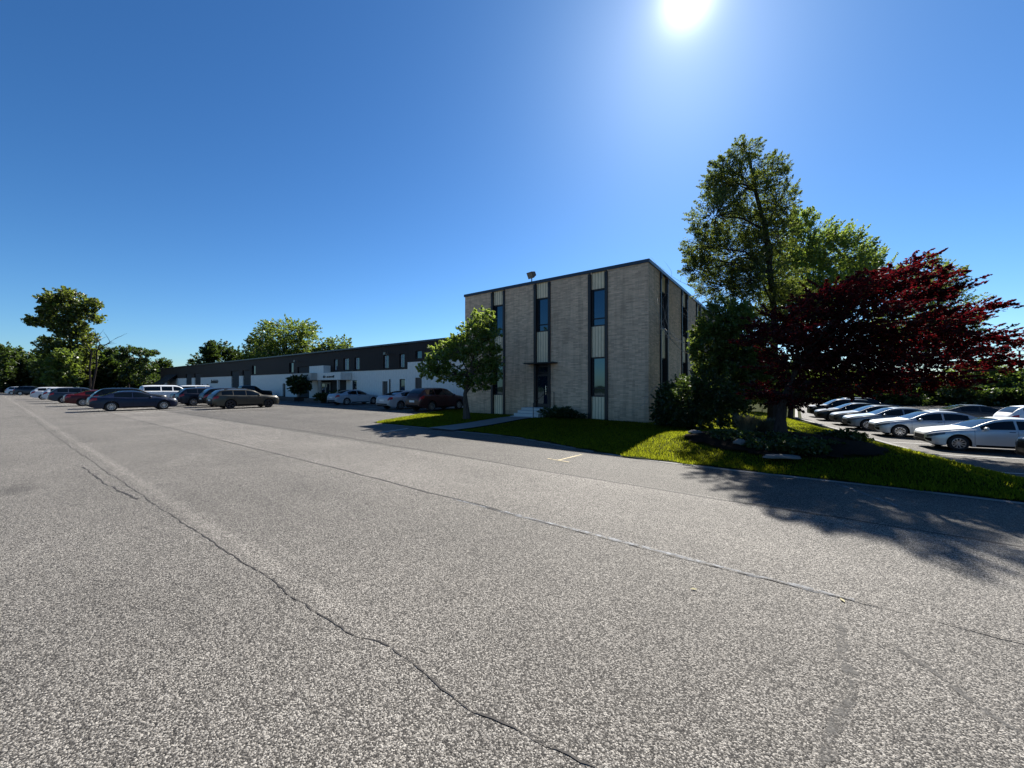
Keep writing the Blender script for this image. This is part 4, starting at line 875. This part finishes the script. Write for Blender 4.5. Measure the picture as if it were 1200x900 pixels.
PAINTS = {}
def get_paint(c, metal=.08, rough=.3):
    k = (c, metal)
    if k not in PAINTS: PAINTS[k] = paint('car_paint', c, metal, rough)
    return PAINTS[k]
def make_car(kind, rimmat=None, rails=False, spokes=10):
    C = CARS[kind]; Lc, hw, wr = C['L'], C['W'] / 2, C['wr']
    root = bpy.data.objects.new('parked_car', None); col.objects.link(root); root.empty_display_size = .2
    ss = set(lin(0, Lc, 56)) | {.008, .02, .035, .05, .07, .09, .13, Lc - .02, Lc - .05, Lc - .09}
    for wc in C['wb']:
        Ra = wr + .055
        ss |= {wc + Ra * math.cos(a) for a in lin(0.02, math.pi - .02, 15)} | {wc - Ra - .001, wc + Ra + .001}
    ss = sorted(s for s in ss if 0 <= s <= Lc); ss = [s for i, s in enumerate(ss) if i == 0 or s - ss[i - 1] > .0008]
    npt = 13; vs = []
    for s in ss:
        P_ = car_section(C, s); x = Lc / 2 - s
        vs += [(x, y, z) for y, z in P_] + [(x, -y, z) for y, z in P_[-2:0:-1]]
    m_ = 2 * npt - 2; body = MB(); under = MB(); bf = []; uf = []
    for i in range(len(ss) - 1):
        for k in range(m_):
            f = (i * m_ + k, i * m_ + (k + 1) % m_, (i + 1) * m_ + (k + 1) % m_, (i + 1) * m_ + k)
            (uf if k in (0, 1, m_ - 2, m_ - 1) else bf).append(f)
    bf += [tuple(range(m_))[::-1], tuple(range((len(ss) - 1) * m_, len(ss) * m_))]
    def part(mb, nm, mat, par, smooth=True, ang=40):
        me_ = bpy.data.meshes.new(nm); me_.from_pydata(mb.v, [], mb.f); bm = bmesh.new(); bm.from_mesh(me_)
        bmesh.ops.delete(bm, geom=[v for v in bm.verts if not v.link_faces], context='VERTS'); bmesh.ops.recalc_face_normals(bm, faces=bm.faces) if nm in ('body', 'wheel', 'rim') else None
        bm.to_mesh(me_); bm.free()
        if smooth: me_.shade_smooth(); me_.set_sharp_from_angle(angle=R(ang))
        return link(nm, me_, mat, par)
    bo = part(body.add(vs, bf), 'body', get_paint((.5, .5, .5)), root)
    part(under.add(vs, uf), 'underbody', M['black'], root)
    g0, g1, g2, g3 = C['glass']
    part(patch(C, lin(g0 + .05, g1, 9), lambda s: (9.25, 12), 4, .006, mirror=True), 'windshield', M['iglass'], root)
    part(patch(C, lin(g2 + .06, g3 - .04, 7), lambda s: (9.3, 12), 4, .006, mirror=True), 'rear_window', M['iglass'], root)
    for a, b in C['sides']:
        for sg in (1, -1): part(patch(C, lin(a, b, 9), lambda s: (7.10, 7.90), 4, .006, sg), 'side_window', M['iglass'], root)
    for a, b in C['sides'][:2]:
        for sg in (1, -1): part(patch(C, lin(b - .22, b - .04, 4), lambda s: (5.25, 5.55), 2, .02, sg), 'door_handle', M['black'], root)
    for a, b in [(x, y) for x, y in C['sides'][:2]]:
        pass
    # door seams as thin dark strips on the skin
    sm = MB()
    for q in (C['sides'][0][0] - .22, C['sides'][0][1] + .04, C['sides'][1][1] + .0):
        for sg in (1, -1):
            pt = patch(C, [q - .005, q + .005], lambda s: (3.2, 6.9), 6, .003, sg); sm.add(pt.v, pt.f)
    for sg in (1, -1):
        pt = patch(C, lin(C['wb'][0] + .5, C['wb'][1] - .5, 10), lambda s: (2.9, 3.25), 2, .006, sg); sm.add(pt.v, pt.f)
    part(sm, 'side_trim', M['black'], root)
    # lamps wrap round the corners
    for sg in (1, -1):
        part(patch(C, lin(.035, .52, 9), lambda s: (4.75 + .5 * max(0, (s - .1)), 5.9 - .15 * s), 3, .008, sg), 'headlight', M['head'], root)
        zt0, zt1 = C['tail']
        part(patch(C, lin(Lc - .36, Lc - .015, 7), lambda s: (4.6 + .6 * max(0, (Lc - s) - .15), 6.0), 3, .010, sg), 'taillight', M['red_lamp'], root)
        part(patch(C, lin(.006, .13, 6), lambda s: (3.35, 4.55 - 3 * s), 3, .006, sg), 'bumper_intake', M['black'], root)
    zf = interp(C['belt'], .1)
    part(MB().box(Lc / 2 - .20, Lc / 2 + .004, -.44, .44, zf - .27, zf - .07), 'grille', M['black'], root, False)
    part(MB().box(Lc / 2 - .20, Lc / 2 + .002, -.50, .50, .33, .42), 'lower_grille', M['black'], root, False)
    pr = C['belt'][-1][1]
    part(MB().box(-Lc / 2 - .015, -Lc / 2 + .05, -.26, .26, pr - .16, pr - .02), 'licence_plate', M['plate'], root, False)
    part(MB().box(-Lc / 2 - .012, -Lc / 2 + .06, -.66, .66, .40, .50), 'rear_bumper_trim', M['black'], root, False)
    for sg in (1, -1):
        s0 = C['sides'][0][0] + .10; q = sec_pt(C, s0, 7.0); mb = MB(); bm = bmesh.new(); bmesh.ops.create_icosphere(bm, subdivisions=2, radius=1)
        x0, y0, z0 = q.x, sg * (q.y + .12), q.z + .07
        mb.add([(x0 + v.co.x * .075, y0 + v.co.y * .11, z0 + v.co.z * .075) for v in bm.verts], [[v.index for v in f.verts] for f in bm.faces]); bm.free()
        mb.box(x0 - .03, x0 + .03, min(y0, sg * (q.y - .02)), max(y0, sg * (q.y - .02)), z0 - .07, z0 - .04)
        part(mb, 'mirror', get_paint((.5, .5, .5)), root)
    # wheels: tyre with a rim as its child
    tp = [(wr * .62, -.10), (wr * .90, -.112), (wr * .97, -.10), (wr, -.07), (wr, .07), (wr * .97, .10), (wr * .90, .112), (wr * .62, .10), (wr * .62, -.10)]
    tv, tf = lathe(tp); tm = None
    for wc in C['wb']:
        for sg in (1, -1):
            if tm is None:
                t = part(MB().add(tv, tf), 'wheel', M['tyre'], root); tm = t.data
                rb = MB(); rr_ = wr * .66
                rb.add(*lathe([(rr_, -.09), (rr_, .106), (rr_ * .93, .108), (rr_ * .90, .07)], 28)); db = MB().add(*lathe([(rr_ * .9, .07), (rr_ * .88, .02), (0.001, .02)], 28))
                rb.add(*lathe([(rr_ * .2, .03), (rr_ * .2, .085), (rr_ * .14, .095), (0.001, .095)], 14))
                for k in range(spokes):
                    a = 2 * math.pi * k / spokes; c_, s_ = math.cos(a), math.sin(a); w0, w1 = rr_ * .065, rr_ * (.085 if spokes > 6 else .16)
                    pts = [(rr_ * .15, -w0, .085), (rr_ * .15, w0, .085), (rr_ * .92, w1, .10), (rr_ * .92, -w1, .10), (rr_ * .15, -w0, .03), (rr_ * .15, w0, .03), (rr_ * .92, w1, .03), (rr_ * .92, -w1, .03)]
                    rb.add([(x * c_ - y * s_, z, x * s_ + y * c_) for x, y, z in pts], [(0, 1, 2, 3), (0, 4, 5, 1), (1, 5, 6, 2), (3, 2, 6, 7), (0, 3, 7, 4)])
                ri = part(rb, 'rim', rimmat or M['rim'], t); rm = ri.data; dk = part(db, 'brake_disc', M['black'], t).data
            else:
                t = link('wheel', tm, None, root); ri = link('rim', rm, None, t); link('brake_disc', dk, None, t)
            t.location = (Lc / 2 - wc, sg * (hw - .135), wr)
            if sg < 0: t.rotation_euler = (0, 0, math.pi)
    if rails:
        mb = MB()
        for sg in (1, -1):
            pts = [(Lc / 2 - s, sg * (hw * .62), interp(C['top'], s) - .02 + (.05 if 0 < i < 5 else 0)) for i, s in enumerate(lin(C['glass'][1] + .1, C['glass'][2] - .15, 6))]
            mb.tube(pts, .022, 6)
        part(mb, 'roof_rail', M['black'], root)
    return root
def recolour(root, c, metal=.08, rough=.3):
    pm = get_paint(c, metal, rough)
    for ch in root.children:
        if ch.name.split('.')[0] in ('body', 'mirror'):
            ch.material_slots[0].link = 'OBJECT'; ch.material_slots[0].material = pm
protos = {}
def car(kind, x, y, head, colr, label, cat_='car', group=None, metal=.08, scale=1.0, var='', rough=.3, **kw):
    key = kind + var
    if key not in protos: o = protos[key] = make_car(kind, **kw)
    else: o = copy_tree(protos[key])
    if kind == 'pickup': o.name = 'parked_pickup'
    elif kind == 'van': o.name = 'parked_van'
    o.location = (x, y, Z(x, y) + (.012 if x > 0 else .0)); o.rotation_euler = (0, 0, R(head)); o.scale = (scale,) * 3
    recolour(o, colr, metal, rough); tag(o, label, cat_, group)
    return o
def kk(px): r = (px - 600) / F; return -(CA + SA * r) / (SA - CA * r)
def lcar(kind, px, X, colr, label, **kw):
    """car heading +Y whose right flank lies at X and whose tail sits on the ray of picture column px"""
    C = CARS[kind]; sc_ = kw.get('scale', 1.0); Y = X * kk(px)
    return car(kind, X - C['W'] / 2 * sc_, Y + C['L'] / 2 * sc_, 90 + kw.pop('dh', 0), colr, label, **kw)
GA, GB = 'cars parked along the drive', 'cars parked in the second row'
NAVY, BLK, WHT, SIL, MAR = (.006, .012, .034), (.004, .0045, .006), (.52, .54, .56), (.30, .32, .34), (.06, .004, .006)
lcar('sedan', 105, -39.6, NAVY, 'dark blue sedan nearest on the left with chrome wheels, parked alone at the row end', group=GA)
lcar('suv', 108, -44.8, BLK, 'black hatchback suv directly behind the dark blue sedan', group=GA, cat_='suv')
lcar('sedan', 76, -52, MAR, 'dark red sedan parked behind the black hatchback in the drive row', group=GA, var='c')
lcar('suv', 57, -62, (.02, .03, .05), 'blue grey suv left of the dark red sedan', group=GA, cat_='suv')
lcar('suv', 50, -71, WHT, 'white suv between the blue grey suv and another white suv', group=GA, cat_='suv', metal=0)
lcar('suv', 36, -80, WHT, 'white suv furthest left of the two white ones in the drive row', group=GA, cat_='suv', metal=0)
car('suv', -120, 4.0, 62, (.02, .025, .035), 'dark suv at the far end of the lot near the tree line', 'suv', GA, scale=1.05)
car('suv', -127, 3.0, 62, (.55, .57, .58), 'pale suv behind the far dark suv at the left edge', 'suv', GA)
lcar('wagon', 250, -36.2, (.075, .07, .055), 'olive bronze wagon with black wheels and roof rails in the second row', group=GB, cat_='wagon', rimmat=M['rimd'], rails=True, spokes=5, metal=.5)
lcar('suv', 239, -40.5, BLK, 'black suv just behind the olive wagon', group=GB, cat_='suv')
lcar('suv', 210, -44.3, (.010, .012, .022), 'blue black hatchback with its tail showing between the wagon and the navy sedan', group=GB, cat_='hatchback')
lcar('sedan', 204, -50, BLK, 'black car between the white passenger van and the blue black hatchback', group=GB)
lcar('van', 164, -62, (.62, .64, .66), 'long white passenger van with dark windows', group=GB, cat_='van', metal=0)
lcar('suv', 222, -58, (.02, .025, .05), 'dark suv roof showing right of the white passenger van', group=GB, cat_='suv')
GC = 'vehicles parked by the long building'
car('pickup', -58.5, 19.6, 90, BLK, 'black pickup truck parked nose in to the white wall', 'pickup', GC)
car('van', -69, 17.5, 90, WHT, 'white van parked by the wall behind the black pickup', 'van', GC, metal=0)
car('suv', -77, 18, 90, SIL, 'silver suv parked by the wall beyond the white van', 'suv', GC)
lcar('sedan', 394, -34.2, (.30, .34, .38), 'silver sedan parked nose in beside the warehouse entrance', group=GC)
lcar('sedan', 456, -24.4, (.34, .37, .40), 'silver sedan parked beside the dark red suv near the office', group='cars beside the office lawn')
lcar('suv', 493, -20.9, (.045, .018, .018), 'dark brown red suv behind the small tree at the lawn edge', group='cars beside the office lawn', cat_='suv', scale=1.02)
# lower lot on the right
GR = 'cars parked nose to the lawn'
HD = 190
def rcar(kind, nx, ny, colr, label, head=HD, **kw):
    C = CARS[kind]; a = R(head); return car(kind, nx - math.cos(a) * C['L'] / 2, ny - math.sin(a) * C['L'] / 2, head, colr, label, **kw)
rcar('sedan', 4.6, 25.6, (.60, .60, .58), 'pale silver sedan nearest on the right with sun glinting on its windscreen', group=GR, metal=.35)
rcar('sedan', 3.5, 30.2, (.36, .39, .42), 'silver blue sedan second from the right beside the kerb', group=GR, metal=.45)
rcar('sedan', 2.6, 33.8, (.16, .185, .215), 'blue silver sedan half hidden behind the second silver car', group=GR, metal=.45)
rcar('sedan', 2.1, 36.8, (.07, .076, .08), 'dark grey sedan fourth car back along the kerb', group=GR, metal=.45)
rcar('sedan', 1.3, 40.6, BLK, 'black sedan at the far end of the kerb row', group=GR)
rcar('suv', .9, 44.5, BLK, 'black suv furthest back beside the kerb row', group=GR, cat_='suv')
rcar('suv', 6.6, 21.9, BLK, 'black car nose cut off by the right edge of the picture', group=GR)
GS = 'cars in the far row of the lower lot'
car('suv', 12.2, 36.6, 10, (.7, .71, .72), 'white suv roof showing above the nearest silver sedan', 'suv', GS, metal=0)
car('sedan', 14.5, 36.0, 10, (.6, .62, .63), 'white car behind the nearest silver sedan at the right edge', 'car', GS, metal=0)
car('suv', 5.5, 51, 10, BLK, 'dark suv in the far row below the green trees', 'suv', GS)
car('sedan', 10.5, 42, 10, (.03, .035, .04), 'dark car in the far row behind the second silver sedan', 'car', GS)
